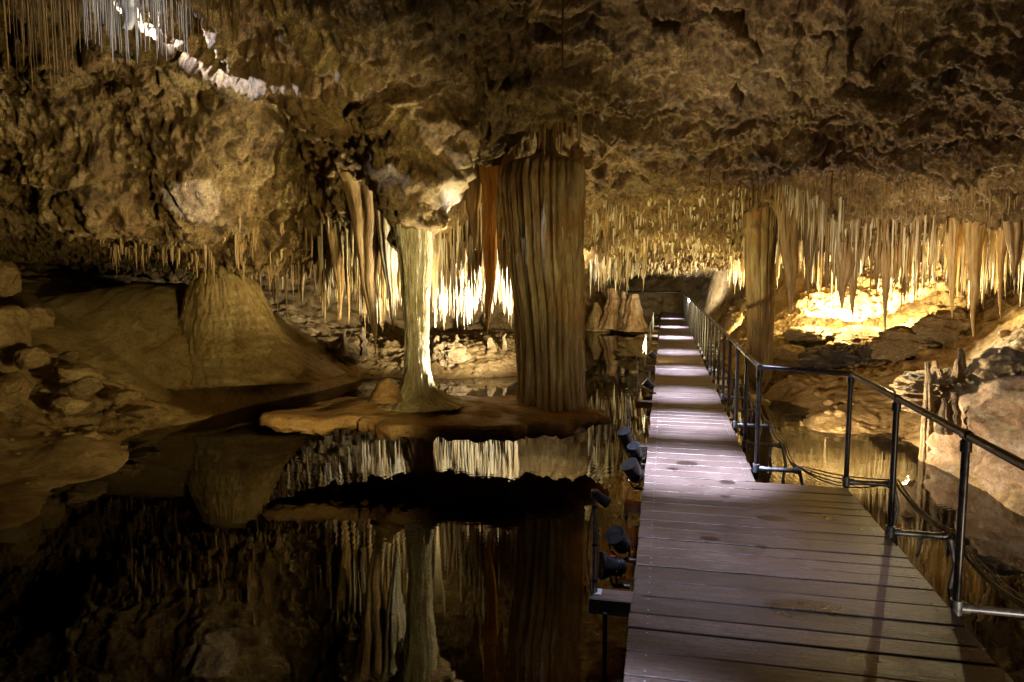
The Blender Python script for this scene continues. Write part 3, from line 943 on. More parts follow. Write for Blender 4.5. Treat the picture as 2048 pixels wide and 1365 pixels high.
# stuff: thousands of small teeth under the ceiling
fields = [
    (1500, (865, 1035), (470, 640), (11.0, 16.5), (.010, .034), .1, 1.1),
    (800, (1180, 1490), (380, 520), (10.0, 15), (.012, .034), .06, .45),
    (900, (1180, 1490), (500, 580), (14.0, 24), (.02, .055), .15, .70),
    (1500, (1545, 2060), (440, 600), (10.0, 15), (.010, .032), .08, .95),
    (350, (1640, 2060), (330, 450), (8.6, 10.2), (.006, .012), .05, .4),
    (500, (180, 700), (470, 600), (9.4, 14), (.012, .035), .05, .45),
    (800, (640, 810), (440, 660), (9.0, 14.5), (.012, .034), .1, 1.1),
    (250, (860, 1010), (300, 470), (8.3, 10.0), (.006, .012), .04, .22),
    (26, (350, 450), (250, 300), (8.5, 8.9), (.008, .014), .04, .12),
    (160, (1400, 1660), (330, 430), (9.0, 11.5), (.008, .02), .05, .35),
]
Vs, Fs, Ms, off = [], [], [], 0
for nn, (xa, xb), (ya, yb), (da, db), (ra, rb), la, lb in fields:
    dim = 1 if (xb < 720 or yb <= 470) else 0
    for k in range(nn):
        p = at(rnd(xa, xb), rnd(ya, yb), rnd(da, db))
        zc = ceil_z(p.x, p.y)
        if zc is None:
            continue
        if xb < 820 and zc > 2.85 and yb > 400:
            continue
        L = zc - p.z
        if not (0.02 < L < lb):
            L = rnd(la, lb) * rnd(.3, 1)
        qx = p.x / p.y * 1400
        if xa == 1180 and 270 < qx < 430:
            L *= .45
        L *= .4 + .75 * abs(math.sin(qx * .021 + 1) * math.sin(qx * .083 + p.y)) + .3 * random.random()
        v, f = random.choice(small_p)
        r = rnd(ra, rb)
        a = rnd(0, 6.28)
        v2 = np.stack([(v[:, 0] * math.cos(a) - v[:, 1] * math.sin(a)) * r, (v[:, 0] * math.sin(a) + v[:, 1] * math.cos(a)) * r, v[:, 2] * (L + .04)], -1) + np.array([p.x, p.y, zc + 0.04])
        Vs.append(v2)
        Fs.append(f + off)
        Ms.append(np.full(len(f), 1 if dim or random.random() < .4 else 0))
        off += len(v)
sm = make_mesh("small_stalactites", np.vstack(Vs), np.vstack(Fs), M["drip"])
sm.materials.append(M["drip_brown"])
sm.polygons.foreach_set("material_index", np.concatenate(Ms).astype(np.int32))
tag(link("small_stalactites", sm), "countless small tan stalactites bristling from the low ceiling", kind="stuff")

# ------------------------------------------------------------------ the suspended shelf under the columns
def shelf():
    cxp, cyp = (at(620, 820, 7.7).x + at(1203, 820, 7.7).x) / 2, 7.8
    nt_, nrr = 260, 40
    th = np.linspace(0, 2 * np.pi, nt_, endpoint=False)
    c = np.stack([np.cos(th) * 2, np.sin(th) * 2, np.zeros(nt_)], -1)
    ax, ay = 1.62, 0.80
    out = 1 + 0.34 * fbm(c * 1.6 + 9, 4) + 0.06 * fbm(c * 6 + 4, 4, .6)
    out = out * (1 + .22 * np.maximum(0, -np.cos(th)) ** 3)
    rows = []
    prof = [(0.0, .10), (.2, .10), (.4, .085), (.6, .06), (.78, .03), (.9, .02), (.97, .005), (1.0, -.03), (1.0, -.07), (.965, -.105), (.9, -.11), (.8, -.10), (.6, -.11), (.4, -.11), (.2, -.11), (0.0, -.11)]
    s = np.linspace(0, len(prof) - 1, 60)
    pr = np.array(prof)
    rr = np.interp(s, range(len(prof)), pr[:, 0])
    zz = np.interp(s, range(len(prof)), pr[:, 1])
    Rg = rr[:, None] * out[None]
    zz = zz
    X = cxp + ax * Rg * np.cos(th)
    Y = cyp + ay * Rg * np.sin(th)
    Zb = 0.535 - 0.03 * (X - cxp) / ax + .05 * fbm(np.stack([X.ravel() * 1.3, Y.ravel() * 1.3, X.ravel() * 0], -1), 3).reshape(X.shape)
    P = np.stack([X.ravel(), Y.ravel(), np.repeat(zz, nt_)], -1)
    low = smooth(-.035, -.08, P[:, 2]).reshape(X.shape)
    nn = fbm(P * np.array([3.5, 3.5, 2.0]), 4, .55).reshape(X.shape)
    rag = np.abs(fbm(P * np.array([5, 5, 1.0]) + 40, 4, .6)).reshape(X.shape)
    Z = Zb + zz[:, None] + 0.05 * nn * (rr[:, None] < .99) - 0.16 * rag * low * smooth(.2, .9, rr)[:, None]
    V = np.stack([X, Y, Z], -1).reshape(-1, 3)
    return make_mesh("flowstone_shelf", V, grid_faces(60, nt_, wrap=True)[:, ::-1], M["table"])


put("flowstone_shelf", shelf(), "suspended orange-brown flowstone shelf hovering over the pool beneath the two columns", "flowstone shelf", base=(-.6, 8.0, .45))
# small knob at the white column's foot
cx, pr = prof_px([(757, 770, 776), (766, 758, 788), (785, 744, 802), (800, 735, 815)], 7.6)
put("low_stalagmite", fluted("low_stalagmite", M["table"], cx, 7.6, pr, nl=5, amp=.05, seed=95, na=50, nz=30), "low rounded brown knob at the pale column's left foot", "stalagmite")

# ------------------------------------------------------------------ flowstone dome on the left
Dm = 11.55
cx, pr = prof_px([(533, 435, 449), (535, 420, 464), (540, 405, 480), (549, 393, 497), (570, 383, 516), (605, 375, 532), (640, 369, 548), (665, 364, 562), (685, 360, 582), (705, 356, 606), (725, 350, 640), (750, 340, 690)], Dm)
dome = fluted("flowstone_dome", M["mound"], cx, Dm, pr, nl=40, amp=0.006, seed=44, na=300, nz=260, squash=0.8, rings=0.006, lump=0.10, wob=0)
put("flowstone_dome", dome, "large rounded pale-brown flowstone dome rising from the left bank to the fringe", "flowstone dome")

# ------------------------------------------------------------------ rocks
def rock_mesh(name, size, seed, mat, rough=0.18, sub=5, facets=0):
    import bmesh
    bm = bmesh.new()
    bmesh.ops.create_icosphere(bm, subdivisions=sub, radius=1)
    me = bpy.data.meshes.new(name)
    bm.to_mesh(me)
    bm.free()
    co = np.empty(len(me.vertices) * 3)
    me.vertices.foreach_get("co", co)
    co = co.reshape(-1, 3)
    d = 1 + rough * fbm(co * 1.2 + seed * 7.7, 3) + rough * 0.7 * fbm(co * 2.6 + seed, 4, .6, ridged=True) + rough * .22 * fbm(co * 9 + seed, 3)
    rs = np.random.RandomState(seed + 50)
    for _ in range(facets):
        nn = rs.normal(size=3)
        nn /= np.linalg.norm(nn)
        h = rs.uniform(.6, .88)
        e = co @ nn - h
        co = co - np.where(e > 0, e * .9, 0)[:, None] * nn
    co = co * d[:, None] * np.array(size)
    me.vertices.foreach_set("co", co.ravel())
    me.polygons.foreach_set("use_smooth", np.ones(len(me.polygons), dtype=bool))
    me.materials.append(mat)
    me.update()
    return me


rocks = [
    (150, 745, 8.9, (.36, .3, .16), "ground", "flat-topped brown rock on the left bank, biggest of the rock pile"),
    (135, 712, 9.1, (.19, .15, .07), "crust", "pale greenish stone lying on top of the left rock pile"),
    (175, 775, 8.8, (.30, .25, .15), "crust", "pale crusted rock in the middle of the left pile"),
    (140, 810, 8.6, (.28, .25, .17), "ground", "round brown rock at the foot of the left pile"),
    (255, 795, 9.0, (.24, .2, .12), "ground", "brown rock between the pile and the flowstone slope"),
    (285, 825, 8.95, (.3, .2, .10), "ground", "low brown rock at the dark water's edge"),
    (30, 780, 8.4, (.3, .3, .25), "ground", "dark rock at the far left under the slope"),
    (60, 720, 9.0, (.3, .25, .2), "ground", "dark rock behind the pale greenish stone"),
    (10, 660, 9.4, (.5, .4, .45), "ground", "large dark block leaning at the far left edge"),
    (5, 560, 10.2, (.3, .3, .35), "ground", "dark boulder high in the left corner recess"),
    (60, 640, 9.9, (.35, .3, .3), "ground", "dark sloping block above the rock pile"),
    (900, 712, 14.6, (.35, .3, .2), "crust", "jagged pale rock on the far bank between the pillars"),
    (700, 700, 14.0, (.45, .4, .3), "ground", "brown rock on the far bank left of the pale column"),
    (1290, 705, 17.9, (.5, .7, .25), "crust", "grey rock beside the walkway on its left"),
    (1590, 715, 13.5, (.55, .35, .22), "ground", "brown rock at the left end of the ledge below the glowing alcove"),
    (1670, 716, 13.3, (.65, .35, .24), "dark", "dark grey craggy rock below the glare of the alcove"),
    (1765, 716, 12.9, (.6, .35, .22), "dark", "dark crumbly rock right of the craggy one below the alcove"),
    (1840, 690, 12.2, (.6, .4, .28), "crust", "yellow crusted outcrop at the right of the alcove"),
    (1900, 660, 11.8, (.4, .35, .25), "crust", "upper crusted outcrop under the honey-coloured stalactites"),
    (1720, 672, 14.2, (.5, .4, .16), "crust", "bright bristly crust in the middle of the glowing shelf"),
    (1620, 668, 14.4, (.5, .4, .14), "crust", "bright crust at the left of the glowing shelf"),
    (1275, 760, 12.5, (.05, .05, .05), "crust", "small stone under the walkway edge"),
]
for i, (px, py, d, s, mt, lab) in enumerate(rocks):
    if px == 1275:
        continue
    me = rock_mesh("rock", s, 5 + i, M[mt], rough=.5, sub=6) if d > 11.5 and mt != "ground" else rock_mesh("rock", s, 5 + i, M[mt], rough=.2, facets=13)
    o = link("rock", me)
    o.scale = (.78, .78, .78) if px < 330 else (1, 1, 1)
    o.location = at(px, py, d)
    o.rotation_euler = (0, 0, i * 1.3)
    tag(o, lab, "rock")

# loose stones
import bmesh
bm = bmesh.new()
bmesh.ops.create_icosphere(bm, subdivisions=2, radius=1)
ico_v = np.array([v.co[:] for v in bm.verts])
ico_f = np.array([[v.index for v in f.verts] for f in bm.faces])
bm.free()
Vs, Fs, off = [], [], 0
for nn, (xa, xb), (ya, yb), (da, db), (ra, rb) in ((120, (0, 330), (700, 860), (7.8, 10.0), (.015, .07)), (26, (0, 120), (880, 980), (6.3, 7.6), (.008, .03)), (200, (640, 1040), (640, 760), (13.8, 18), (.02, .09)),
                                                  (260, (1560, 2040), (600, 860), (8.8, 15.5), (.015, .09)), (60, (1430, 1500), (620, 700), (16, 24), (.04, .15))):
    for k in range(nn):
        p = at(rnd(xa, xb), rnd(ya, yb), rnd(da, db))
        z = floor_z(p.x, p.y)
        if z < .02:
            continue
        r = ra + (rb - ra) * random.random() ** 3
        v = ico_v * (1 + .35 * vnoise(ico_v * 1.9 + k * 3.3))[:, None] * np.array([r, r * rnd(.6, 1), r * rnd(.35, .8)])
        Vs.append(v + np.array([p.x, p.y, z + r * .15]))
        Fs.append(ico_f + off)
        off += len(v)
tag(link("rubble", make_mesh("rubble", np.vstack(Vs), np.vstack(Fs), M["ground"], False)), "loose small stones strewn over the banks", kind="stuff")

# boulder at the right, undercut where the pool touches it
me = rock_mesh("boulder", (1.9, 2.3, 1.0), 3, M["boulder"], rough=.16, sub=6)
o = link("boulder", me)
o.location = (6.3, 6.4, .18)
o.rotation_euler = (R(4), R(-10), R(12))
tag(o, "big smooth orange-brown boulder with a pale base by the handrail", "boulder")
# ledge bristling with little stalagmites
me = rock_mesh("crusted_ledge", (.62, .5, .26), 9, M["crust"], rough=.35, sub=6)
o = link("crusted_ledge", me)
o.location = at(1920, 790, 8.0)
tag(o, "yellow-lit crusted ledge carrying small stalagmites behind the boulder", "rock ledge")
me = rock_mesh("crusted_ledge", (.42, .4, .30), 12, M["crust"], rough=.35, sub=5)
o = link("crusted_ledge", me)
o.location = at(2030, 760, 7.6)
tag(o, "shaggy white-topped crust at the right edge beyond the boulder", "rock ledge")

stalagmites = [
    ((725, 1852, 1860), (960, 1840, 1872), 7.6, "crust", "tall grey-brown stalagmite post at the near end of the ledge"),
    ((722, 1864, 1872), (790, 1856, 1880), 7.9, "crust", "stubby pale stalagmite at the left of the crusted ledge"),
    ((738, 1877, 1884), (780, 1868, 1892), 7.8, "crust", "smallest pale stalagmite beside the stubby one"),
    ((697, 1918, 1924), (760, 1912, 1934), 7.9, "crust", "tallest pale finger on the crusted ledge"),
    ((718, 1913, 1919), (765, 1903, 1926), 7.7, "crust", "pale cone in front of the tallest finger"),
    ((734, 1934, 1940), (765, 1926, 1946), 7.8, "crust", "low pale nub right of the tallest finger"),
    ((734, 1963, 1968), (780, 1955, 1974), 7.7, "crust", "thin pale nub on the right of the ledge"),
    ((786, 1905, 1915), (840, 1897, 1918), 7.2, "crust", "grey rounded stalagmite under the ledge"),
    ((798, 1885, 1892), (845, 1876, 1900), 7.2, "crust", "grey knobbly stalagmite left of the rounded one under the ledge"),
    ((588, 1260, 1274), (655, 1240, 1294), 24.5, "boulder", "broad golden stalagmite beyond the fluted column, by the walkway"),
    ((584, 1246, 1253), (655, 1232, 1262), 24.8, "boulder", "golden stalagmite spike left of the broad one"),
    ((577, 1218, 1232), (650, 1200, 1248), 25.3, "boulder", "golden stalagmite mass furthest left beyond the fluted column"),
    ((605, 1190, 1196), (655, 1172, 1214), 25.6, "crust", "low pale stalagmite beside the fluted column's right edge"),
    ((668, 1008, 1011), (690, 1005, 1014), 15.6, "crust", "tiny stalagmite on the far bank right of the orange stalactite"),
    ((676, 979, 985), (702, 972, 992), 15.4, "crust", "little cone on the far bank under the orange stalactite's tip"),
    ((670, 911, 915), (692, 908, 919), 15.6, "crust", "tiny stalagmite on the far bank under the bright fringe"),
    ((672, 870, 876), (720, 862, 892), 14.8, "crust", "knobbly cone on the far bank just right of the pale column"),
    ((662, 687, 690), (700, 682, 695), 13.6, "crust", "pale spike on the far bank left of the long grey stalactite"),
    ((655, 727, 731), (700, 723, 736), 13.8, "crust", "pale post on the far bank behind the long grey stalactite"),
]
for i, (t, b, d, mt, lab) in enumerate(stalagmites):
    rows = [t, ((t[0] * 3 + b[0]) / 4, t[1] - .12 * (t[1] - b[1]) - 1, t[2] + .35 * (b[2] - t[2])), ((t[0] + b[0]) / 2, t[1] + .5 * (b[1] - t[1]), t[2] + .5 * (b[2] - t[2])), b]
    cx, pr = prof_px(rows, d)
    pr.append((pr[-1][0] - .12, pr[-1][1] * 1.2, pr[-1][2]))
    put("stalagmite", fluted("stalagmite", M[mt], cx, d, pr, nl=5, amp=.14, seed=120 + i, na=64, nz=60, lump=.28, wob=.002 * d, crust=.16), lab, "stalagmite")

# ------------------------------------------------------------------ boardwalk
DZ = 0.35
K = 0.2183
wdir = Vector((K, 1, 0)).normalized()
wper = Vector((1, -K, 0)).normalized()
UP = Vector((0, 0, 1))
org = Vector((-0.145, 0, 0))           # left edge line at Y=0
WN, WF = 1.60, 0.91                    # widths of the near and the far part
S_END = (5.75 - 0) / wdir.y + 0.10     # along-walk distance where the walk narrows
S_LAST = 33.0


def wp(s, t, z=DZ):
    """Point s metres along the walk, t metres right of its left edge."""
    p = org + wdir * s + wper * t
    return Vector((p.x, p.y, z))


def inv_wp(px, py):
    a = at(px, py, 1.0)
    dz = (a.z - CAM_H)
    d = (DZ - CAM_H) / dz
    p = at(px, py, d) - org
    p.z = 0
    return p.dot(wdir), p.dot(wper)


STAINS = []
for px, py, hw, hh in ((1545, 1037, 30, 6), (1610, 1028, 35, 5), (1655, 1036, 22, 4), (1455, 965, 15, 4), (1420, 1078, 22, 4), (1375, 927, 22, 5), (1345, 938, 12, 3), (1525, 1095, 16, 4), (1620, 1222, 90, 22), (1760, 1330, 60, 20), (1930, 1340, 60, 20), (1735, 1060, 20, 3), (1640, 1018, 28, 4), (1450, 993, 10, 3)):
    s0, t0 = inv_wp(px, py)
    s1, t1 = inv_wp(px + hw, py)
    s2, t2 = inv_wp(px, py + hh)
    STAINS.append((t0, s0, abs(t1 - t0), abs(s2 - s0)))
M["wood"] = wood_mat()

walk = empty("boardwalk", org, "long wet wooden boardwalk running over the pool into the cave", "boardwalk")
walk.rotation_euler = (0, 0, -math.atan(K))
# in the walk's own frame: x to the right, y along, z up
mb, screws = MB(), MB()
s = -1.2
while s < S_LAST:
    w = random.choice((0.138, 0.19, 0.195)) if s < 12 else 0.30
    wd = WN if s + w < S_END else WF
    dz = rnd(-.002, .002)
    x0, x1 = rnd(-.006, .006), wd + rnd(-.008, .008)
    mb.box(((x0 + x1) / 2, s + w / 2, DZ - .02 + dz), (x1 - x0, w, .04), bev=.004, tone=random.random())
    if s < 13:
        for tx in (.09, wd - .07):
            for dy in (.035, w - .035):
                screws.tube([(tx, s + dy, DZ + dz - .002), (tx, s + dy, DZ + dz + .0025)], .006, 7)
    s += w + (random.choice((.005, .007, .009, .016)) if s < 12 else .012)
mb.build("deck_planks", M["wood"], walk, tone=True)
screws.build("screw_heads", M["galv"], walk)  # heads of the screws that hold the planks
fb = MB()
fb.box((.06, 5 / 2 - .6, DZ - .13), (.09, 7.2 + .1, .17))
fb.box((WN - .06, 2.25, DZ - .13), (.09, 6.9, .17))
fb.box((.06, 6.2 + 13.4, DZ - .13), (.088, 26.8, .168))
fb.box((WF - .06, 6.2 + 13.4, DZ - .13), (.088, 26.8, .168))
fb.build("side_beams", M["wood"], walk)
for k in range(13):
    sp = 1.2 + k * 2.4
    wd = WN if sp < S_END else WF
    pb = MB()
    pb.tube([(.12, sp, -.6), (.12, sp, DZ - .2)], .035)
    pb.tube([(wd - .12, sp, -.6), (wd - .12, sp, DZ - .2)], .035)
    pb.box((wd / 2, sp, DZ - .26), (wd, .09, .09))
    pb.build("support_frame", M["pipe"], walk)

# bracket arms on the left, each with a pole and lamps
arm_s = [inv_wp(1290, 1195)[0], inv_wp(1310, 890)[0], inv_wp(1310, 803)[0], inv_wp(1315, 732)[0], inv_wp(1315, 685)[0], inv_wp(1315, 660)[0]]
for i, sa in enumerate(arm_s):
    b = MB()
    b.box((-.085, sa, DZ - .045), (.27, .13, .085), bev=.006, tone=.7)
    b.build("bracket_arm", M["wood"], walk, tone=True)
pl = MB()
pl.box((-.185, arm_s[0] + .012, DZ + .0), (.05, .07, .004))
pl.build("end_plate", M["plate"], walk)


# ------------------------------------------------------------------ handrail
rail = empty("handrail", wp(5, 1.6), "grey steel pipe handrail along the right edge of the boardwalk", "handrail")
near_s = [1.25, inv_wp(1885, 1212)[0], inv_wp(1757, 1062)[0], inv_wp(1673, 962)[0]]
near_t = WN + .035
far_t = WF + .05
far_s = [inv_wp(1500, 936)[0]]
while far_s[-1] < S_LAST - 1:
    far_s.append(far_s[-1] + .93)
RH = 0.90
parts = []
top = [wp(-1.0, near_t, DZ + RH)]
for s_ in near_s:
    top.append(wp(s_, near_t, DZ + RH))
c1 = wp(near_s[-1], near_t, DZ + RH)
c2 = wp(far_s[0], far_t, DZ + RH)


def bend(a, c, b, r=.07, n=6):
    a, b = (a - c).normalized(), (b - c).normalized()
    p0, p2 = c + a * r, c + b * r
    return [(p0 * (1 - t) ** 2 + c * 2 * t * (1 - t) + p2 * t * t) for t in [k / n for k in range(n + 1)]]


end = wp(far_s[-1], far_t, DZ + RH)
pts = [wp(-1.0, near_t, DZ + RH)] + bend(wp(-1, near_t, DZ + RH), c1, c2) + bend(c1, c2, end) + [end, wp(far_s[-1] + .1, -1.6, DZ + RH)]
b = MB()
b.tube(pts, .0215, 14)
parts.append(b.build("top_rail", M["pipe"], None, True))
posts = [(s_, near_t, True) for s_ in near_s] + [(s_, far_t, False) for s_ in far_s]
for i, (s_, t_, near) in enumerate(posts):
    b = MB()
    b.tube([wp(s_, t_, DZ - .10), wp(s_, t_, DZ + RH - .01)], .0200, 12)
    parts.append(b.build("post", M["pipe"], None, True))
    if s_ < 12:
        b = MB()
        b.tube([wp(s_, t_, DZ + RH - .085), wp(s_, t_, DZ + RH - .03)], .028, 12)
        b.tube([wp(s_ - .035, t_, DZ + RH), wp(s_ + .035, t_, DZ + RH)], .0275, 12)
        parts.append(b.build("rail_joint", M["pipe"], None, True))
    if s_ < 18:
        b = MB()
        b.tube([wp(s_, t_, DZ - .035), wp(s_, t_, DZ + .04)], .029, 12)
        b.tube([wp(s_, t_ + .02, DZ - .002), wp(s_, t_ + .06, DZ - .002)], .028, 12)
        b.tube([wp(s_, t_ + .05, DZ - .004), wp(s_, t_ + .34, DZ - .004)], .020, 12)
        b.tube([wp(s_, t_ + .31, DZ - .004), wp(s_, t_ + .37, DZ - .004)], .027, 12)
        b.tube([wp(s_, t_ + .36, DZ - .004), wp(s_, t_ + .40, DZ - .2), wp(s_, t_ + .3, -.5)], .016, 8)
        parts.append(b.build("foot_pipe", M["galv"], None, True))
place_children(rail, parts)


def sag(a, b, k=.05, n=12):
    return [a.lerp(b, t / n) + Vector((0, 0, -4 * k * (t / n) * (1 - t / n))) for t in range(n + 1)]


# cables along the outriggers
hooks = [wp(s_, t_ + .36, DZ + .02) for s_, t_, near in posts if s_ < 16]
for j, (mt, off_) in enumerate((("cable", 0), ("cable_grey", .014), ("cable", -.014), ("cable_grey", .028))):
    b = MB()
    pts = []
    for k in range(len(hooks) - 1):
        a, c = hooks[k] + wper * off_ + UP * (j * .006), hooks[k + 1] + wper * off_ + UP * (j * .006)
        seg = sag(a, c, .03 + .018 * ((j * 7 + k * 3) % 5))
        pts += seg if k == 0 else seg[1:]
    b.tube(pts, .006, 6)
    o = b.build("cable", M[mt], None, True)
    co = Vector(hooks[0])
    o.data.transform(Matrix.Translation(-co))
    o.location = co
    tag(o, ["thick black cable draped along the handrail outriggers, lowest of the bundle", "grey cable in the middle of the bundle along the handrail outriggers", "thin black cable on the deck side of the handrail cable bundle", "outermost grey cable of the bundle beside the handrail"][j], "cable", "cables along the handrail outriggers")


# ------------------------------------------------------------------ lamps and cable poles on the left edge
def lathe_pts(axis, base, prof):
    return [base + axis * a for a, _ in prof], [r for _, r in prof]


def spotlight(loc, aim, L, r, label, flare=1.0, red=False):
    loc, aim = Vector(loc), Vector(aim).normalized()
    root = empty("spotlight", loc, label, "spotlight", "black spotlights along the walkway's left edge")
    ch = []
    b = MB()
    pr = [(-L * .5, r * .45), (-L * .48, r * .62), (-L * .3, r * .72), (-L * .1, r * .8 * (1 + (flare - 1) * .3)), (L * .1, r * .9), (L * .35, r * flare), (L * .5, r * 1.04 * flare), (L * .5, r * .9 * flare), (L * .42, r * .86 * flare)]
    p, rs = lathe_pts(aim, loc, pr)
    b.tube(p, rs, 20)
    for q in (-.32, -.24, -.16):
        b.tube([loc + aim * (L * q), loc + aim * (L * q + .006)], r * .92, 20)
    ch.append(b.build("lamp_body", M["black"], None, True))
    b = MB()
    b.tube([loc + aim * (L * .425), loc + aim * (L * .44)], r * .85 * flare, 20)
    ch.append(b.build("lens", M["glass"], None, True))
    side = aim.cross(UP).normalized()
    b = MB()
    b.tube([loc + side * r * 1.15, loc + side * r * 1.2 - UP * r * 1.2, loc - UP * r * 1.9, loc - side * r * 1.2 - UP * r * 1.2, loc - side * r * 1.15], .007, 8)
    b.tube([loc - UP * r * 1.9, loc - UP * r * 1.9 + wper * .10], .014, 8)
    ch.append(b.build("yoke", M["pipe"], None, True))
    if red:
        b = MB()
        b.box(loc + UP * r * .95, (.03, .014, .008))
        ch.append(b.build("red_clip", M["red"], None))
    place_children(root, ch)
    return root


def p_at(px, py, d):
    return at(px, py, d)


spotlight(at(1254, 880, 6.5), (-.35, -.25, .85), .20, .062, "long black cylinder spotlight tilted up on the left edge, upper of a pair")
spotlight(at(1272, 906, 6.35), (-.3, -.3, .8), .17, .058, "black spotlight head leaning on the upper one of the pair")
spotlight(at(1268, 944, 5.75), (-.45, -.2, .7), .18, .075, "rounded black spotlight just below the leaning pair")
spotlight(at(1240, 1083, 4.2), (-.5, -.5, .75), .16, .062, "black spotlight with a red clip facing up beside the near bracket", red=True)
spotlight(at(1226, 1133, 4.0), (-1, -.15, .12), .15, .062, "flared cone-shaped black spotlight pointing left at the near bracket", flare=1.25, red=True)
spotlight(at(1298, 770, 9.6), (-.6, .1, .5), .15, .06, "small black spotlight by the third bracket down the walk")
spotlight(at(1306, 712, 13.0), (-.6, .1, .5), .15, .06, "small black spotlight by the fourth bracket down the walk")
spotlight(at(1312, 633, 26.5), (-.6, .1, .5), .18, .08, "farthest small spotlight at the end of the walk")

pole_specs = [(0, .52, "slim steel pole with taped cables on the nearest bracket"), (1, .52, "slim cable pole on the second bracket with a bare top"), (2, .55, "cable pole on the third bracket"), (3, .55, "cable pole on the fourth bracket"), (4, .5, "cable pole on the fifth bracket"), (5, .5, "farthest cable pole on the left edge")]
for i, h, lab in pole_specs:
    base = wp(arm_s[i], -.20, DZ)
    root = empty("cable_pole", base, lab, "cable pole", "cable poles on the walkway brackets")
    ch = []
    b = MB()
    b.tube([base - UP * .12, base + UP * h], .009, 8)
    ch.append(b.build("pole", M["galv"], None, True))
    b = MB()
    for q in (-1, 1):
        b.tube([base + Vector((q * .014, 0, 0)), base + Vector((q * .03 - .01, 0, h * .4)), base + Vector((q * .02 - .012, 0, h * .7)), base + Vector((0, -.005, h))], .005, 6)
    ch.append(b.build("cable", M["cable_grey"], None, True))
    b = MB()
    for hh in (.12, .5, .9):
        b.tube([base + UP * h * hh, base + UP * (h * hh + .012)], .016, 8)
    ch.append(b.build("tie", M["black"], None, True))
    b = MB()
    b.box(base + UP * (h + .02), (.04, .04, .05), bev=.006)
    if i == 0:
        t = base + UP * h
        b.tube([t + Vector((-.01, 0, .03)), t + Vector((.07, 0, -.03))], [.024, .03], 10)
    ch.append(b.build("junction_box", M["black"], None))
    place_children(root, ch)
b = MB()
q = wp(arm_s[0] - .12, -.13, 0)
b.tube([q + UP * -.6, q + UP * .30], .012, 8)
o = b.build("stake", M["cable"], None, True)
o.data.transform(Matrix.Translation(-q)); o.location = q
tag(o, "thin black stake standing in the water under the nearest bracket", "stake")


# ------------------------------------------------------------------ light
world = bpy.data.worlds.new("World")
scene.world = world
world.use_nodes = True
bg = world.node_tree.nodes["Background"]
bg.inputs[0].default_value = (0.02, 0.016, 0.01, 1)
bg.inputs[1].default_value = 0.15

WARM, COOL, YEL = (1.0, 0.80, 0.37), (0.80, 0.82, 1.0), (1.0, 0.80, 0.42)


def spot(loc, to, watts, angle, color=WARM, blend=.6, size=.06):
    l = bpy.data.lights.new("cave_spot", "SPOT")
    l.energy = watts
    l.color = color
    l.spot_size = R(angle)
    l.spot_blend = blend
    l.shadow_soft_size = size
    o = bpy.data.objects.new("cave_spot", l)
    COL.objects.link(o)
    o.location = loc
    o.rotation_euler = (Vector(to) - Vector(loc)).to_track_quat("-Z", "Y").to_euler()
    return o


def point(loc, watts, color=WARM, size=.06):
    l = bpy.data.lights.new("cave_lamp", "POINT")
    l.energy = watts
    l.color = color
    l.shadow_soft_size = size
    o = bpy.data.objects.new("cave_lamp", l)
    COL.objects.link(o)
    o.location = loc
    return o


# alcove on the right: lamps low behind the dark rock, shining up and back
spot(at(1640, 690, 13.6) + Vector((0, 0, .6)), at(1670, 600, 16.5), 620, 130, YEL, .5, .04)
spot(at(1770, 680, 13.1) + Vector((0, 0, .6)), at(1780, 600, 15.5), 750, 130, YEL, .5, .04)
spot(at(1680, 620, 15.0), at(1690, 500, 17.0), 3200, 150, (1, .86, .55), .5, .04)
spot(at(1575, 660, 13.5), at(1600, 520, 14.5), 500, 110, YEL, .5, .04)
spot(at(1890, 700, 10.9) + Vector((0, 0, .3)), at(1960, 520, 10.6), 500, 140, YEL, .5, .04)
spot(at(1790, 690, 9.2) + Vector((0, 0, .4)), at(1940, 780, 7.9), 200, 70, YEL, .5, .012)
spot(at(1830, 620, 11.6), at(2010, 620, 9.8), 420, 90, YEL, .8, .006)
# behind the fluted column, towards the pale column and the fringe
spot(at(1042, 775, 8.02), at(850, 610, 7.72), 4200, 80, (1, .88, .62), .5, .03)
spot(at(1090, 735, 11.3), at(940, 500, 14.2), 4600, 92, (1.0, .93, .76), .6, .04)
spot(at(1100, 640, 9.6), at(1010, 420, 9.2), 200, 120, YEL)
spot(at(870, 720, 9.2), at(770, 560, 10), 420, 90, YEL, .5, .03)
spot(at(1040, 600, 8.6), at(885, 410, 8.0), 700, 22, COOL, .8, .03)
# lamps on the walk's left edge throwing warm light up
spot(at(1222, 1045, 4.2), at(330, 250, 8.6), 720, 66, WARM, 1.0)
spot(at(1178, 985, 3.7), at(230, 680, 10.6), 760, 50, WARM, .9)
spot(at(1194, 1125, 4.0), at(60, 900, 7.4), 230, 54, WARM, .9)
spot(at(1244, 850, 6.5), at(1180, 60, 6.6), 90, 120, WARM, .9)
spot(at(1244, 915, 5.8), at(1080, 500, 8), 22, 90, WARM, .9)
spot(at(1288, 748, 9.6), at(1320, 400, 12), 420, 110, WARM, .9)
spot(at(1296, 698, 13.0), at(1300, 440, 17), 480, 150, WARM, .9)
# unseen low lamps added to rake the ceiling and bring out its relief
spot(wp(10.5, -.3, .45), at(1250, 170, 6.8), 420, 90, WARM, .9, .04)
spot(wp(6.2, -.3, .5), at(1480, 60, 6.0), 420, 46, (1, .84, .68), 1.0, .04)
spot(wp(11.0, 1.7, .3), at(1750, 250, 7.2), 460, 80, (1, .72, .48), 1.0, .04)
spot(wp(10.0, -.3, .4), at(900, 330, 7.9), 260, 60, WARM, 1.0, .04)
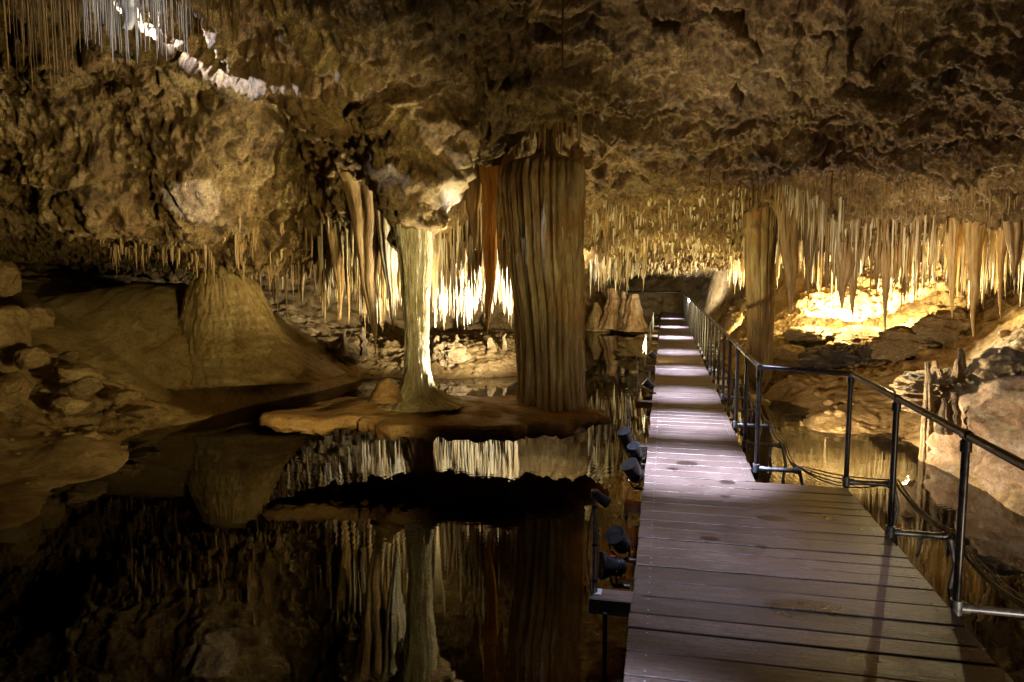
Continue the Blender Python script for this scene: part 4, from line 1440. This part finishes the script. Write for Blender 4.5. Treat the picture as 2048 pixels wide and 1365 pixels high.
# cool lights
spot(at(1190, 1080, 3.9), at(388, 395, 8.9), 4200, 5, COOL, .3, .02)
spot(at(110, -70, 6.4) + Vector((0, 0, -.35)), at(560, 120, 6.9), 1200, 40, COOL, .8, .02)
spot(wp(3.1, -.34, .62), at(250, 60, 5.5), 420, 18, COOL, 1.0, .02)
spot(at(540, -90, 6.0) + Vector((0, 0, -.3)), at(760, 115, 6.7), 260, 34, COOL, .8, .02)
spot(wp(7.8, 1.6, .2), at(1800, 390, 10), 330, 50, (1, .84, .62), .9)
spot(wp(2.2, 2.6, .1), at(1650, 150, 7), 70, 110, (1, .78, .58), .9)
# down on the deck
for s_, t_, w_, a_ in ((2.3, .0, 2200, 26), (4.4, .4, 520, 44), (6.3, .4, 4400, 32), (8.2, .4, 3500, 34), (10.2, .4, 2000, 36), (12.8, .4, 2500, 36), (15.8, .4, 2100, 40), (19.5, .4, 2200, 44), (23.5, .4, 2200, 46), (28, .4, 1300, 44)):
    p = wp(s_, t_)
    zc = (ceil_z(p.x, p.y) or 3) - .25
    spot((p.x, p.y, zc), wp(s_, t_), w_ * 1.0, a_, (.66, .72, 1.0), 1.0, .12)
# far end
spot(at(1380, 600, 24), at(1380, 535, 27), 1100, 90, (.95, .95, 1))
spot(at(1460, 640, 19.5), at(1470, 600, 24), 260, 120, YEL)
spot(at(1290, 640, 20), at(1230, 600, 25), 400, 60, YEL)
# right bank
spot(at(1600, 860, 8.0), at(1900, 800, 8.8), 560, 120, (1, .8, .55))
spot(at(1580, 900, 6.8), at(1950, 950, 6.2), 330, 90, (1, .86, .7))

scene.render.engine = "CYCLES"
scene.cycles.use_denoising = True
scene.cycles.max_bounces = 7
scene.cycles.diffuse_bounces = 3
scene.cycles.glossy_bounces = 3
scene.cycles.transparent_max_bounces = 8
scene.cycles.sample_clamp_indirect = 4
scene.cycles.caustics_reflective = False
scene.cycles.caustics_refractive = False
scene.view_settings.view_transform = "Standard"
scene.view_settings.look = "None"
scene.view_settings.exposure = 0
scene.view_settings.gamma = 1
